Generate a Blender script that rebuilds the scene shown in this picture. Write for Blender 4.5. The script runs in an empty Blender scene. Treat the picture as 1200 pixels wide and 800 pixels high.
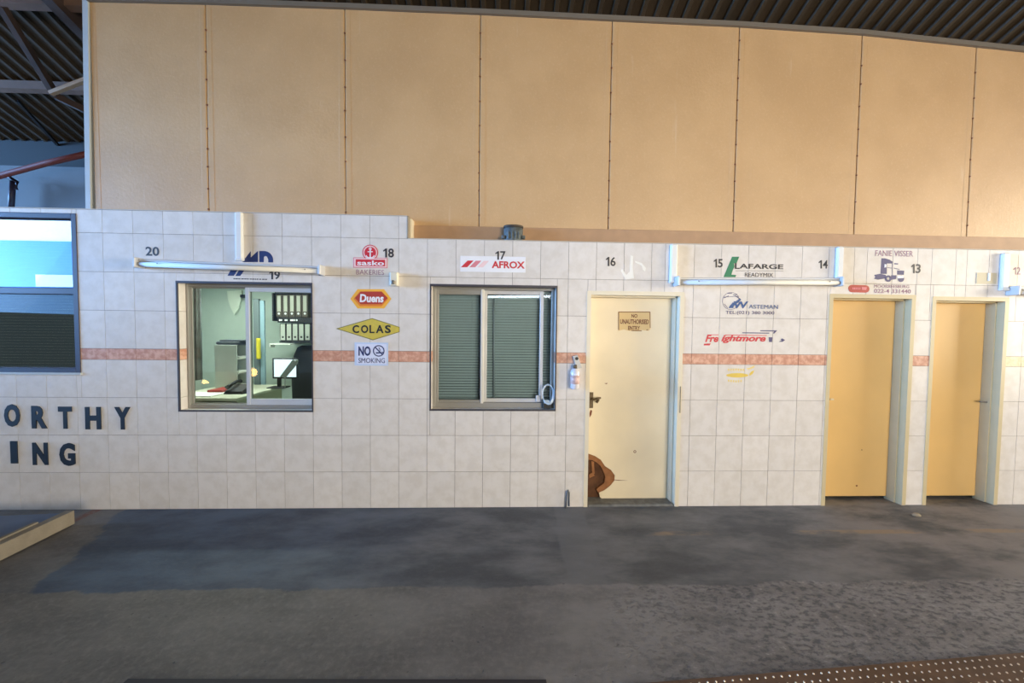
import bpy, math, random
from mathutils import Vector, Matrix
random.seed(7)
S = bpy.context.scene
COL = S.collection

# ------------------------------------------------------------------ camera
FPX = 433.0
CAM = Vector((3.505, -3.4097, 1.6814))
_y, _p, _r = 0.0343, -0.0363, -0.0111
_a = Vector((math.cos(_y), -math.sin(_y), 0))
FWD = Vector((math.cos(_p)*math.sin(_y), math.cos(_p)*math.cos(_y), math.sin(_p)))
_b = Vector((-math.sin(_p)*math.sin(_y), -math.sin(_p)*math.cos(_y), math.cos(_p)))
RIGHT = math.cos(_r)*_a - math.sin(_r)*_b
UP = math.sin(_r)*_a + math.cos(_r)*_b
cd = bpy.data.cameras.new('camera'); cam = bpy.data.objects.new('camera', cd); COL.objects.link(cam)
cd.sensor_width = 36.0; cd.lens = 36.0*FPX/1200.0; cd.clip_start = 0.05; cd.clip_end = 200
cam.matrix_world = Matrix(((RIGHT.x, UP.x, -FWD.x, CAM.x), (RIGHT.y, UP.y, -FWD.y, CAM.y),
                           (RIGHT.z, UP.z, -FWD.z, CAM.z), (0, 0, 0, 1)))
S.camera = cam

def ray(px, py):
    return FWD + RIGHT*((px-600)/FPX) + UP*((400-py)/FPX)
def W(px, py, Y=0.0):
    """point of the vertical plane y = Y"""
    d = ray(px, py); return CAM + d*((Y-CAM.y)/d.y)
def G(px, py, Z=0.0):
    """point of the level plane z = Z"""
    d = ray(px, py); return CAM + d*((Z-CAM.z)/d.z)

# ------------------------------------------------------------------ light
S.view_settings.view_transform = 'Standard'
try: S.view_settings.look = 'None'
except Exception: pass
S.view_settings.gamma = 1.0
S.view_settings.use_curve_mapping = False
S.view_settings.exposure = 0.0

wd = bpy.data.worlds.new('sky'); S.world = wd; wd.use_nodes = True
bg = wd.node_tree.nodes['Background']
bg.inputs[0].default_value = (0.70, 0.85, 1.0, 1); bg.inputs[1].default_value = 0.9

def area(name, loc, target, sx, sy, power, color):
    l = bpy.data.lights.new(name, 'AREA'); l.shape = 'RECTANGLE'; l.size = sx; l.size_y = sy
    l.energy = power; l.color = color
    o = bpy.data.objects.new(name, l); COL.objects.link(o); o.location = loc
    o.rotation_euler = (Vector(target)-Vector(loc)).to_track_quat('-Z', 'Y').to_euler()
    return o
area('daylight_left_opening', (-24, -5.0, 3.2), (3.0, -1.5, 1.9), 8, 5.6, 19500, (0.23, 0.51, 1.0))
area('daylight_right_opening', (28.0, -5.6, 3.0), (3.5, -1.5, 1.7), 8, 5.2, 5900, (1.0, 0.88, 0.66))
area('added_front_fill', (8.1, -11.2, 2.1), (6.2, 0, 1.9), 4.4, 2.8, 780, (1.0, 0.86, 0.66))  # frontal fill added behind the camera, outside an invented opening
sun = bpy.data.lights.new('sun', 'SUN'); sun.energy = 2.2; sun.angle = 0.01; sun.color = (1, .95, .87)
so = bpy.data.objects.new('sun', sun); COL.objects.link(so)
so.rotation_euler = Vector((-0.35, -0.75, -0.75)).to_track_quat('-Z', 'Y').to_euler()

# ------------------------------------------------------------------ materials
def lin(c):
    return tuple(((v/255.0)/12.92 if v/255.0 <= .04045 else ((v/255.0+.055)/1.055)**2.4) for v in c) + (1.0,)
MATS = {}
def mat(name, rgb, rough=0.55, metal=0.0, var=0.0, scale=8.0, bump=0.0, bscale=60.0, emit=None, spec=0.5):
    if name in MATS: return MATS[name]
    m = bpy.data.materials.new(name); m.use_nodes = True
    nt = m.node_tree; b = nt.nodes['Principled BSDF']
    b.inputs['Base Color'].default_value = lin(rgb); b.inputs['Roughness'].default_value = rough
    b.inputs['Metallic'].default_value = metal
    b.inputs['Specular IOR Level'].default_value = spec
    tc = nt.nodes.new('ShaderNodeTexCoord')
    n = nt.nodes.new('ShaderNodeTexNoise'); n.inputs['Scale'].default_value = scale; n.inputs['Detail'].default_value = 6
    nt.links.new(tc.outputs['Object'], n.inputs['Vector'])
    r = nt.nodes.new('ShaderNodeValToRGB')
    v = max(var, 0.03)
    lo = tuple(x*(1-v) for x in lin(rgb)[:3])+(1,); hi = tuple(min(1, x*(1+v)) for x in lin(rgb)[:3])+(1,)
    r.color_ramp.elements[0].position = .3; r.color_ramp.elements[1].position = .7
    r.color_ramp.elements[0].color = lo; r.color_ramp.elements[1].color = hi
    nt.links.new(n.outputs['Fac'], r.inputs['Fac']); nt.links.new(r.outputs['Color'], b.inputs['Base Color'])
    if bump:
        n2 = nt.nodes.new('ShaderNodeTexNoise'); n2.inputs['Scale'].default_value = bscale; n2.inputs['Detail'].default_value = 4
        nt.links.new(tc.outputs['Object'], n2.inputs['Vector'])
        bp = nt.nodes.new('ShaderNodeBump'); bp.inputs['Strength'].default_value = bump; bp.inputs['Distance'].default_value = .01
        nt.links.new(n2.outputs['Fac'], bp.inputs['Height']); nt.links.new(bp.outputs['Normal'], b.inputs['Normal'])
    if emit:
        b.inputs['Emission Color'].default_value = lin(rgb); b.inputs['Emission Strength'].default_value = emit
    MATS[name] = m; return m

def glass(name, tint, refl=None):
    m = bpy.data.materials.new(name); m.use_nodes = True; nt = m.node_tree
    nt.nodes.remove(nt.nodes['Principled BSDF']); out = nt.nodes['Material Output']
    t = nt.nodes.new('ShaderNodeBsdfTransparent'); t.inputs[0].default_value = lin(tint)
    g = nt.nodes.new('ShaderNodeBsdfGlossy'); g.inputs['Roughness'].default_value = 0.0
    g.inputs['Color'].default_value = (1, 1, 1, 1)
    mx = nt.nodes.new('ShaderNodeMixShader')
    if refl is None:
        f = nt.nodes.new('ShaderNodeFresnel'); f.inputs[0].default_value = 1.5
        nt.links.new(f.outputs[0], mx.inputs[0])
    else:
        mx.inputs[0].default_value = refl
    nt.links.new(t.outputs[0], mx.inputs[1]); nt.links.new(g.outputs[0], mx.inputs[2])
    nt.links.new(mx.outputs[0], out.inputs[0]); MATS[name] = m; return m

class N:
    """tiny node-graph helper"""
    def __init__(s, m): s.nt = m.node_tree; s.b = s.nt.nodes['Principled BSDF']
    def node(s, t, **kw):
        n = s.nt.nodes.new(t)
        for k, v in kw.items(): setattr(n, k, v)
        return n
    def put(s, v, sock):
        if hasattr(v, 'is_output'): s.nt.links.new(v, sock)
        else: sock.default_value = v
    def math(s, op, a, b=0.0, c=0.0, clamp=False):
        n = s.node('ShaderNodeMath', operation=op, use_clamp=clamp)
        s.put(a, n.inputs[0]); s.put(b, n.inputs[1])
        if op in ('MULTIPLY_ADD', 'SMOOTH_MIN'): s.put(c, n.inputs[2])
        return n.outputs[0]
    def ss(s, x, lo, hi):
        n = s.node('ShaderNodeMapRange', interpolation_type='SMOOTHSTEP')
        s.put(x, n.inputs[0]); n.inputs[1].default_value = lo; n.inputs[2].default_value = hi
        return n.outputs[0]
    def mix(s, f, a, b):
        n = s.node('ShaderNodeMix', data_type='RGBA')
        s.put(f, n.inputs[0]); s.put(a, n.inputs[6]); s.put(b, n.inputs[7])
        return n.outputs[2]
    def noise(s, vec, scale, detail=4, rough=.5):
        n = s.node('ShaderNodeTexNoise'); s.put(vec, n.inputs['Vector'])
        n.inputs['Scale'].default_value = scale; n.inputs['Detail'].default_value = detail; n.inputs['Roughness'].default_value = rough
        return n.outputs['Fac']
    def scaled(s, vec, v):
        n = s.node('ShaderNodeVectorMath', operation='MULTIPLY'); s.put(vec, n.inputs[0]); n.inputs[1].default_value = v
        return n.outputs[0]

def tile_material(name, rgb, rgb2, mottled):
    m = bpy.data.materials.new(name); m.use_nodes = True; g = N(m)
    tc = g.node('ShaderNodeTexCoord').outputs['Object']
    at = g.node('ShaderNodeAttribute', attribute_name='tv').outputs['Fac']
    off = g.node('ShaderNodeCombineXYZ'); g.put(g.math('MULTIPLY', at, 37.0), off.inputs[0]); g.put(g.math('MULTIPLY', at, 91.0), off.inputs[2])
    ad = g.node('ShaderNodeVectorMath', operation='ADD'); g.put(tc, ad.inputs[0]); g.put(off.outputs[0], ad.inputs[1])
    n1 = g.noise(ad.outputs[0], 9 if not mottled else 22, 6, .6)
    c = g.mix(g.ss(n1, .38, .66), lin(rgb), lin(rgb2))
    k = g.math('MULTIPLY_ADD', at, .07, .965)
    br = g.node('ShaderNodeVectorMath', operation='SCALE'); g.put(c, br.inputs[0]); g.put(k, br.inputs['Scale'])
    g.put(br.outputs[0], g.b.inputs['Base Color'])
    g.b.inputs['Roughness'].default_value = .42
    g.b.inputs['Specular IOR Level'].default_value = .35
    bp = g.node('ShaderNodeBump'); bp.inputs['Strength'].default_value = .05; bp.inputs['Distance'].default_value = .01
    g.put(g.noise(ad.outputs[0], 30, 3), bp.inputs['Height']); g.put(bp.outputs[0], g.b.inputs['Normal'])
    MATS[name] = m; return m
M_TILE = tile_material('cream_tile', (224, 218, 212), (215, 208, 200), False)
M_BAND = tile_material('terracotta_band_tile', (196, 140, 116), (222, 176, 152), True)
M_PALEBAND = tile_material('pale_band_tile', (232, 220, 186), (216, 198, 156), True)
M_GROUT = mat('grout', (120, 108, 100), .9)

def panel_material():
    m = bpy.data.materials.new('tan_panel_paint'); m.use_nodes = True; g = N(m)
    tc = g.node('ShaderNodeTexCoord').outputs['Object']
    n = g.noise(tc, 1.6, 5, .6)
    c = g.mix(g.ss(n, .3, .7), lin((198, 159, 111)), lin((209, 170, 121)))
    streak = g.noise(g.scaled(tc, (9, 1, .9)), 1.0, 5, .65)
    c = g.mix(g.math('MULTIPLY', g.ss(streak, .64, .76), .30), c, lin((226, 212, 184)))
    fine = g.noise(tc, 55, 3)
    c = g.mix(g.math('MULTIPLY', g.ss(fine, .52, .75), .18), c, lin((228, 200, 158)))
    g.put(c, g.b.inputs['Base Color']); g.b.inputs['Roughness'].default_value = .5
    g.b.inputs['Specular IOR Level'].default_value = .85
    bp = g.node('ShaderNodeBump'); bp.inputs['Strength'].default_value = .13; bp.inputs['Distance'].default_value = .01
    g.put(g.noise(tc, 42, 4), bp.inputs['Height']); g.put(bp.outputs[0], g.b.inputs['Normal'])
    return m
M_PANEL = panel_material()

def floor_material():
    m = bpy.data.materials.new('worn_concrete_floor'); m.use_nodes = True; g = N(m)
    tc = g.node('ShaderNodeTexCoord').outputs['Object']
    sep = g.node('ShaderNodeSeparateXYZ'); g.put(tc, sep.inputs[0]); X, Y = sep.outputs[0], sep.outputs[1]
    nb = g.noise(tc, 2.2, 6, .65); n2 = g.noise(g.scaled(tc, (1.0, 2.2, 1)), 1.3, 7, .65); nf = g.noise(tc, 26, 6, .7)
    # band of dark floor paint along the wall, ragged front edge
    edge = g.math('ADD', Y, g.math('MULTIPLY', g.math('SUBTRACT', nb, .5), .16))
    xe = g.math('ADD', g.math('ADD', X, g.math('MULTIPLY', Y, .45)), g.math('MULTIPLY', g.math('SUBTRACT', nb, .5), .5))
    paint = g.math('MULTIPLY', g.ss(edge, -1.075, -1.05), g.math('MULTIPLY_ADD', g.ss(xe, .10, .16), .75, .25))
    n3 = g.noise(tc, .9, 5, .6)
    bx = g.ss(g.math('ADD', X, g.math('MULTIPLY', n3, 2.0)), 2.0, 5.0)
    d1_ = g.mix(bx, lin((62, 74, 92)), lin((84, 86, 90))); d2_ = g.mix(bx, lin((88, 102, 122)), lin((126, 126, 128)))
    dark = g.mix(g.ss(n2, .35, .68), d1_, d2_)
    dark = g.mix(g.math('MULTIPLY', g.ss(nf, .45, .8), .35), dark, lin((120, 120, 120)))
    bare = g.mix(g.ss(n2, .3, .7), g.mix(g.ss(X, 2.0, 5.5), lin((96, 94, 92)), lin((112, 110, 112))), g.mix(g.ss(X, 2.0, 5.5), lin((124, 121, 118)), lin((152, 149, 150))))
    bare = g.mix(g.math('MULTIPLY', g.ss(nf, .4, .75), .5), bare, lin((146, 142, 138)))
    # worn paint towards the right end
    wear = g.math('MULTIPLY', g.ss(g.math('ADD', X, g.math('MULTIPLY', nb, 3.0)), 6.6, 9.6), g.ss(n2, .33, .6))
    dark = g.mix(g.math('MULTIPLY', wear, .75), dark, lin((150, 144, 142)))
    # smooth trowelled strip running away from the doorway, and scuffs
    sx = g.math('ADD', X, g.math('MULTIPLY', Y, -.06)); sx = g.math('ADD', sx, g.math('MULTIPLY', g.math('SUBTRACT', nb, .5), .08))
    strip = g.math('MULTIPLY', g.ss(sx, 4.02, 4.05), g.math('SUBTRACT', 1.0, g.ss(sx, 4.28, 4.31)))
    dark = g.mix(g.math('MULTIPLY', strip, .6), dark, lin((118, 119, 122)))
    # pits, only in the bare concrete on the right
    zone = g.math('MULTIPLY', g.ss(g.math('ADD', X, g.math('MULTIPLY', nb, 2.0)), 4.9, 6.0), g.math('MULTIPLY_ADD', g.math('SUBTRACT', 1.0, g.ss(g.math('ADD', X, g.math('MULTIPLY', nb, 1.5)), 8.2, 9.4)), .7, .3))
    vor = g.noise(g.scaled(tc, (19, 30, 1)), 1.0, 5, .68)
    pit = g.math('MULTIPLY', g.ss(vor, .47, .60), zone)
    vor2 = g.noise(g.scaled(tc, (24, 30, 1)), 1.0, 2, .5)
    pit = g.math('MAXIMUM', pit, g.math('MULTIPLY', g.ss(vor2, .70, .76), .8))
    ridge = g.math('MULTIPLY', g.math('SUBTRACT', 1.0, g.ss(vor, .30, .42)), zone)
    bare = g.mix(g.math('MULTIPLY', ridge, .7), bare, lin((176, 172, 170)))
    bare = g.mix(g.math('MULTIPLY', pit, .62), bare, lin((66, 68, 76)))
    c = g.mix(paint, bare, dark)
    # remains of a yellow painted line parallel to the wall
    yl = g.math('MULTIPLY', g.ss(Y, -.50, -.48), g.math('SUBTRACT', 1.0, g.ss(Y, -.44, -.42)))
    yl = g.math('MULTIPLY', yl, g.math('MULTIPLY', g.ss(X, 4.7, 4.8), g.ss(n2, .46, .6)))
    c = g.mix(g.math('MULTIPLY', yl, .42), c, lin((176, 142, 96)))
    # red paint left beside the raised platform
    rd = g.math('MULTIPLY', g.ss(X, -.16, -.13), g.math('SUBTRACT', 1.0, g.ss(X, -.09, -.05)))
    rd = g.math('MULTIPLY', rd, g.math('MULTIPLY', g.ss(Y, -.62, -.52), g.ss(nf, .35, .55)))
    c = g.mix(g.math('MULTIPLY', rd, .8), c, lin((120, 50, 40)))
    # dried dirt along the platform foot
    dt = g.math('MULTIPLY', g.math('SUBTRACT', 1.0, g.ss(g.math('ADD', X, g.math('MULTIPLY', nb, .3)), .12, .3)), g.ss(nb, .3, .6))
    c = g.mix(g.math('MULTIPLY', dt, .35), c, lin((128, 118, 100)))
    # pale drips
    dr = g.math('MULTIPLY', g.ss(g.noise(g.scaled(tc, (7, 2, 1)), 1.0, 6, .7), .70, .76), paint)
    c = g.mix(g.math('MULTIPLY', dr, .45), c, lin((170, 168, 164)))
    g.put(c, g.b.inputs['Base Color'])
    g.put(g.math('MULTIPLY_ADD', nf, .3, .5), g.b.inputs['Roughness']); g.b.inputs['Specular IOR Level'].default_value = .3
    h = g.math('SUBTRACT', g.math('MULTIPLY', nf, .4), g.math('MULTIPLY', g.math('SUBTRACT', pit, ridge), g.math('SUBTRACT', 1.0, paint)))
    bp = g.node('ShaderNodeBump'); bp.inputs['Strength'].default_value = .7; bp.inputs['Distance'].default_value = .014
    g.put(h, bp.inputs['Height']); g.put(bp.outputs[0], g.b.inputs['Normal'])
    return m
M_FLOOR = floor_material()

M_ALU = mat('aluminium', (205, 206, 208), .5, .2)
M_ALUDULL = mat('weathered_aluminium', (150, 148, 142), .5, .3)
M_DKTRIM = mat('dark_trim', (62, 58, 66), .5)
M_DKBLUE = mat('dark_blue_frame', (50, 44, 62), .5)
M_WHITEP = mat('white_plastic', (228, 230, 230), .4)
M_CREAMP = mat('cream_gloss_paint', (222, 212, 188), .4)
M_DOORC = mat('cream_door_paint', (232, 218, 188), .38, var=.06, scale=2.5)
M_DOORT = mat('tan_door_paint', (226, 187, 122), .34, var=.05, scale=2)
M_BLACKL = mat('black_letter', (22, 30, 40), .5)
M_NUM = mat('charcoal_vinyl', (46, 44, 50), .5)
M_NAVY = mat('navy_vinyl', (34, 48, 104), .5)
M_BLUE = mat('blue_vinyl', (44, 84, 140), .5)
M_PURP = mat('faded_purple_vinyl', (74, 70, 112), .55)
M_MAUVE = mat('faded_mauve_vinyl', (150, 112, 134), .6)
M_RED = mat('red_vinyl', (204, 44, 58), .5)
M_RED2 = mat('deep_red_vinyl', (176, 58, 44), .5)
M_PINK = mat('faded_pink_vinyl', (214, 130, 140), .6)
M_PALEPINK = mat('pale_pink_vinyl', (238, 206, 208), .6)
M_ORANGE = mat('orange_vinyl', (226, 130, 40), .5)
M_AMBER = mat('amber_vinyl', (240, 178, 62), .5)
M_YELLOW = mat('yellow_vinyl', (204, 184, 74), .55, var=.08, scale=30)
M_LEMON = mat('worn_yellow_vinyl', (224, 194, 84), .6)
M_GREEN = mat('green_vinyl', (30, 122, 84), .5)
M_WHITEV = mat('white_vinyl', (236, 236, 240), .5)
M_GHOST = mat('glue_residue', (242, 240, 232), .6)
M_SIGNB = mat('pale_blue_plate', (196, 212, 240), .45)
M_SIGNC = mat('cream_sign_plate', (224, 196, 140), .5)
M_BROWN = mat('brown_vinyl', (120, 66, 34), .55)
M_STEEL = mat('worn_steel', (140, 134, 124), .45, .6, var=.2, scale=40)
M_DKMETAL = mat('dark_metal', (52, 50, 48), .5, .4)
M_RUST = mat('rusty_lock', (104, 88, 66), .6, .3, var=.3, scale=60)
M_BOARD = mat('torn_brown_board', (150, 100, 62), .85, var=.2, scale=18)
M_BOARD2 = mat('dark_brown_board', (92, 60, 38), .9, var=.3, scale=14)
M_ROOF = mat('dark_roof_sheet', (62, 49, 33), .5, .1, var=.25, scale=3)
M_TIMBER = mat('dark_roof_timber', (64, 46, 36), .8, var=.25, scale=6)
M_PURLIN = mat('pale_brown_purlin', (112, 86, 70), .75, var=.15, scale=6)
M_GREYTRIM = mat('grey_flashing', (124, 115, 102), .5, .1)
M_PALETRIM = mat('pale_corner_flashing', (186, 194, 198), .45)
M_FARWALL = mat('pale_far_wall', (86, 86, 88), .7)
M_REDPIPE = mat('red_oxide_pipe', (120, 52, 44), .55)
M_GREYCAN = mat('grey_weathered_casting', (96, 104, 106), .6, .15, var=.3, scale=45, bump=.5, bscale=90)
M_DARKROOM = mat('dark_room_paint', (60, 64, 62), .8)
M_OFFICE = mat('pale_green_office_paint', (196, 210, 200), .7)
M_KERB = mat('pale_kerb_concrete', (136, 127, 112), .8, var=.12, scale=9, bump=.3)
M_SLAB = mat('painted_platform_top', (98, 112, 134), .7, var=.15, scale=4)
M_CHECK = mat('rusty_checker_plate', (104, 82, 68), .5, .35, var=.25, scale=7)
M_STUD = mat('worn_bright_stud', (206, 186, 158), .35, .4)
M_DKPLATE = mat('dark_edge_plate', (52, 50, 56), .6, .2)
M_BLACK = mat('black_plastic', (24, 26, 30), .5)
M_PAPER = mat('white_paper', (238, 238, 232), .7)
M_GREYP = mat('grey_plastic', (150, 156, 152), .5)
M_CLOTH = mat('grey_curtain', (118, 124, 124), .9, var=.5, scale=6)
M_PALECLOTH = mat('pale_cloth', (226, 234, 220), .9)
M_YCLOTH = mat('yellow_plastic', (214, 198, 40), .6)
M_REDCL = mat('red_folder', (150, 44, 36), .6)
M_BLIND = mat('grey_blind_slat', (228, 232, 230), .5)
M_CLEARB = mat('clear_white_plastic', (226, 224, 232), .2)
M_LOOP = mat('pale_blue_plastic', (196, 214, 228), .25)
M_SCREEN = mat('lit_screen', (236, 244, 255), .4, emit=1.1)
M_GLASS = glass('window_glass', (218, 234, 228))
M_GLASS2 = glass('blind_window_glass', (214, 230, 234))
M_MIRROR = glass('mirror_film_glass', (120, 160, 170), .72)
M_MIRROR2 = glass('mirror_film_glass_lower', (120, 150, 165), .62)

# ------------------------------------------------------------------ mesh builder
class MB:
    def __init__(s): s.v = []; s.f = []; s.mi = []; s.tv = []; s.sm = []
    def face(s, pts, mi=0, tv=0.0, smooth=False):
        i = len(s.v); s.v += [tuple(p) for p in pts]; s.f.append(tuple(range(i, i+len(pts)))); s.mi.append(mi); s.tv.append(tv); s.sm.append(smooth)
    def box(s, x0, x1, y0, y1, z0, z1, mi=0, tv=0.0, mtx=None):
        P = [Vector((x, y, z)) for x in (x0, x1) for y in (y0, y1) for z in (z0, z1)]
        if mtx is not None: P = [mtx @ p for p in P]
        i = len(s.v); s.v += [tuple(p) for p in P]
        for q in ((0, 1, 3, 2), (4, 6, 7, 5), (0, 4, 5, 1), (2, 3, 7, 6), (0, 2, 6, 4), (1, 5, 7, 3)):
            s.f.append(tuple(i+k for k in q)); s.mi.append(mi); s.tv.append(tv); s.sm.append(False)
        return s
    def bbox(s, x0, x1, y0, y1, z0, z1, b=.004, mi=0, mtx=None):
        """box with chamfered edges"""
        b = min(b, (x1-x0)*.45, (y1-y0)*.45, (z1-z0)*.45)
        def ring(z, i): return [(x0+i+b, y0+i, z), (x1-i-b, y0+i, z), (x1-i, y0+i+b, z), (x1-i, y1-i-b, z),
                                (x1-i-b, y1-i, z), (x0+i+b, y1-i, z), (x0+i, y1-i-b, z), (x0+i, y0+i+b, z)]
        R = [ring(z0, b*.9), ring(z0+b, 0), ring(z1-b, 0), ring(z1, b*.9)]
        return s.loft([[mtx @ Vector(p) if mtx is not None else Vector(p) for p in r] for r in R], mi=mi)
    def loft(s, rings, mi=0, caps=True, smooth=False, closed=True):
        i = len(s.v); n = len(rings[0])
        for r in rings: s.v += [tuple(p) for p in r]
        for a in range(len(rings)-1):
            for k in range(n if closed else n-1):
                q = (k+1) % n
                s.f.append((i+a*n+k, i+a*n+q, i+(a+1)*n+q, i+(a+1)*n+k)); s.mi.append(mi); s.tv.append(0); s.sm.append(smooth)
        if caps:
            s.f.append(tuple(i+k for k in reversed(range(n)))); s.f.append(tuple(i+(len(rings)-1)*n+k for k in range(n)))
            s.mi += [mi, mi]; s.tv += [0, 0]; s.sm += [False, False]
        return s
    def prism(s, pts, d, mi=0, smooth=False):
        """polygon (list of Vector) pushed along d"""
        d = Vector(d); A = [Vector(p) for p in pts]; B = [p+d for p in A]
        return s.loft([A, B], mi=mi, smooth=smooth)
    def tube(s, path, r, n=12, mi=0, caps=True, flat=1.0):
        path = [Vector(p) for p in path]; rings = []
        for k, p in enumerate(path):
            t = (path[min(k+1, len(path)-1)]-path[max(k-1, 0)]).normalized()
            u = t.cross(Vector((0, 0, 1)));
            if u.length < .05: u = t.cross(Vector((0, 1, 0)))
            u.normalize(); w = t.cross(u)
            rr = r[k] if isinstance(r, (list, tuple)) else r
            rings.append([p+u*math.cos(2*math.pi*j/n)*rr+w*math.sin(2*math.pi*j/n)*rr*flat for j in range(n)])
        return s.loft(rings, mi=mi, caps=caps, smooth=True)
    def lathe(s, prof, c, axis='z', n=24, mi=0):
        c = Vector(c); rings = []
        for r, h in prof:
            ring = []
            for j in range(n):
                a = 2*math.pi*j/n; x, y = math.cos(a)*r, math.sin(a)*r
                ring.append(c+(Vector((x, y, h)) if axis == 'z' else Vector((x, -h, y)) if axis == 'y' else Vector((h, x, y))))
            rings.append(ring)
        return s.loft(rings, mi=mi, smooth=True)
    def build(s, name, mats, parent=None):
        me = bpy.data.meshes.new(name); o = None
        pl = parent.matrix_world.translation if parent is not None else Vector((0, 0, 0))
        origin = s.origin if hasattr(s, 'origin') else Vector((0, 0, 0))
        me.from_pydata(s.v, [], s.f); me.update()
        if not isinstance(mats, (list, tuple)): mats = [mats]
        for m in mats: me.materials.append(m)
        me.polygons.foreach_set('material_index', s.mi); me.polygons.foreach_set('use_smooth', s.sm)
        if any(s.tv):
            at = me.attributes.new('tv', 'FLOAT', 'FACE'); at.data.foreach_set('value', s.tv)
        import bmesh
        b = bmesh.new(); b.from_mesh(me); bmesh.ops.recalc_face_normals(b, faces=b.faces); b.to_mesh(me); b.free()
        o = bpy.data.objects.new(name, me); COL.objects.link(o)
        if parent is not None:
            o.parent = parent; o.matrix_parent_inverse = root_world(parent).inverted()
        return o
ROOTW = {}
def root_world(p): return ROOTW.get(p.name, Matrix.Identity(4))

def tag(o, label, cat=None, group=None, kind=None):
    if label: o['label'] = label
    if cat: o['category'] = cat
    if group: o['group'] = group
    if kind: o['kind'] = kind
    return o
def thing(name, loc, label, cat, group=None, kind=None):
    o = bpy.data.objects.new(name, None); COL.objects.link(o); o.location = loc; o.empty_display_size = .05
    ROOTW[o.name] = Matrix.Translation(Vector(loc))
    return tag(o, label, cat, group, kind)

def rects_minus(r, holes):
    out = [r]
    for h in holes:
        nxt = []
        for (x0, x1, z0, z1) in out:
            a, b, c, d = max(x0, h[0]), min(x1, h[1]), max(z0, h[2]), min(z1, h[3])
            if a >= b or c >= d: nxt.append((x0, x1, z0, z1)); continue
            if x0 < a: nxt.append((x0, a, z0, z1))
            if b < x1: nxt.append((b, x1, z0, z1))
            if z0 < c: nxt.append((a, b, z0, c))
            if d < z1: nxt.append((a, b, d, z1))
        out = nxt
    return out

# text ---------------------------------------------------------------
def text_mesh(s, bold=0.0, shear=0.0, depth=.0008):
    c = bpy.data.curves.new('t', 'FONT'); c.body = s; c.offset = bold; c.shear = shear; c.size = 1.0; c.resolution_u = 3
    o = bpy.data.objects.new('t', c); COL.objects.link(o)
    dg = bpy.context.evaluated_depsgraph_get(); dg.update()
    me = bpy.data.meshes.new_from_object(o.evaluated_get(dg))
    V = [v.co.copy() for v in me.vertices]; F = [tuple(p.vertices) for p in me.polygons]
    bpy.data.objects.remove(o); bpy.data.curves.remove(c); bpy.data.meshes.remove(me)
    return V, F
def text(mb, s, px0, py0, px1, py1, y=-.001, bold=0.0, shear=0.0, mi=0, t=.0012, Y0=0.0, tilt=0.0):
    """lettering fitted to the wall rectangle seen at these photo pixels, its face at y"""
    V, F = text_mesh(s, bold, shear)
    xs = [v.x for v in V]; ys = [v.y for v in V]
    ax, bx, ay, by = min(xs), max(xs), min(ys), max(ys)
    cy, cx = (py0+py1)/2, (px0+px1)/2
    X0, X1 = W(px0, cy, Y0+y).x, W(px1, cy, Y0+y).x; Z1, Z0 = W(cx, py0, Y0+y).z, W(cx, py1, Y0+y).z
    i = len(mb.v); n = len(V)
    for off in (0.0, t):
        for v in V:
            fx = (v.x-ax)/(bx-ax); fz = (v.y-ay)/(by-ay)
            mb.v.append((X0+fx*(X1-X0), Y0+y+off, Z0+fz*(Z1-Z0)+tilt*(fx-.5)))
    from collections import Counter
    ec = Counter()
    for f in F:
        for k in range(len(f)): ec[(f[k], f[(k+1) % len(f)])] += 1
    for f in F:
        mb.f.append(tuple(i+k for k in f)); mb.mi.append(mi); mb.tv.append(0); mb.sm.append(False)
    for (a, b) in list(ec):
        if (b, a) not in ec:
            mb.f.append((i+a, i+b, i+n+b, i+n+a)); mb.mi.append(mi); mb.tv.append(0); mb.sm.append(False)
def poly(mb, pts, y=-.001, mi=0, t=.0012, Y0=0.0):
    mb.prism([W(px, py, Y0+y) for px, py in pts], (0, t, 0), mi=mi)
def disc(mb, px, py, r_px, y, mi=0, ri_px=None, n=28, t=.0012, Y0=0.0, sq=1.0):
    c = W(px, py, Y0+y); k = (W(px+1, py, Y0+y)-c).x; R = r_px*k
    def ring(r, yy): return [Vector((c.x+math.cos(2*math.pi*j/n)*r, yy, c.z+math.sin(2*math.pi*j/n)*r*sq)) for j in range(n)]
    if ri_px is None: mb.loft([ring(R, Y0+y), ring(R, Y0+y+t)], mi=mi)
    else:
        r = ri_px*k; mb.loft([ring(r, Y0+y+t), ring(r, Y0+y), ring(R, Y0+y), ring(R, Y0+y+t)], mi=mi, caps=False)
def line(mb, p, q, w_px, y=-.001, mi=0, t=.0012, Y0=0.0):
    a, b = W(*p, Y0+y), W(*q, Y0+y); d = (b-a); nrm = Vector((-d.z, 0, d.x)).normalized()*(w_px*.5*3.41/FPX)
    mb.prism([a+nrm, b+nrm, b-nrm, a-nrm], (0, t, 0), mi=mi)
def rect(px0, py0, px1, py1, Y=0.0):
    cx, cy = (px0+px1)/2, (py0+py1)/2
    return W(px0, cy, Y).x, W(px1, cy, Y).x, W(cx, py1, Y).z, W(cx, py0, Y).z
def plate(mb, px0, py0, px1, py1, y=-.002, t=.002, mi=0, Y0=0.0):
    x0, x1, z0, z1 = rect(px0, py0, px1, py1, Y0+y); mb.bbox(x0, x1, Y0+y, Y0+y+t, z0, z1, .0006, mi=mi)

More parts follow.
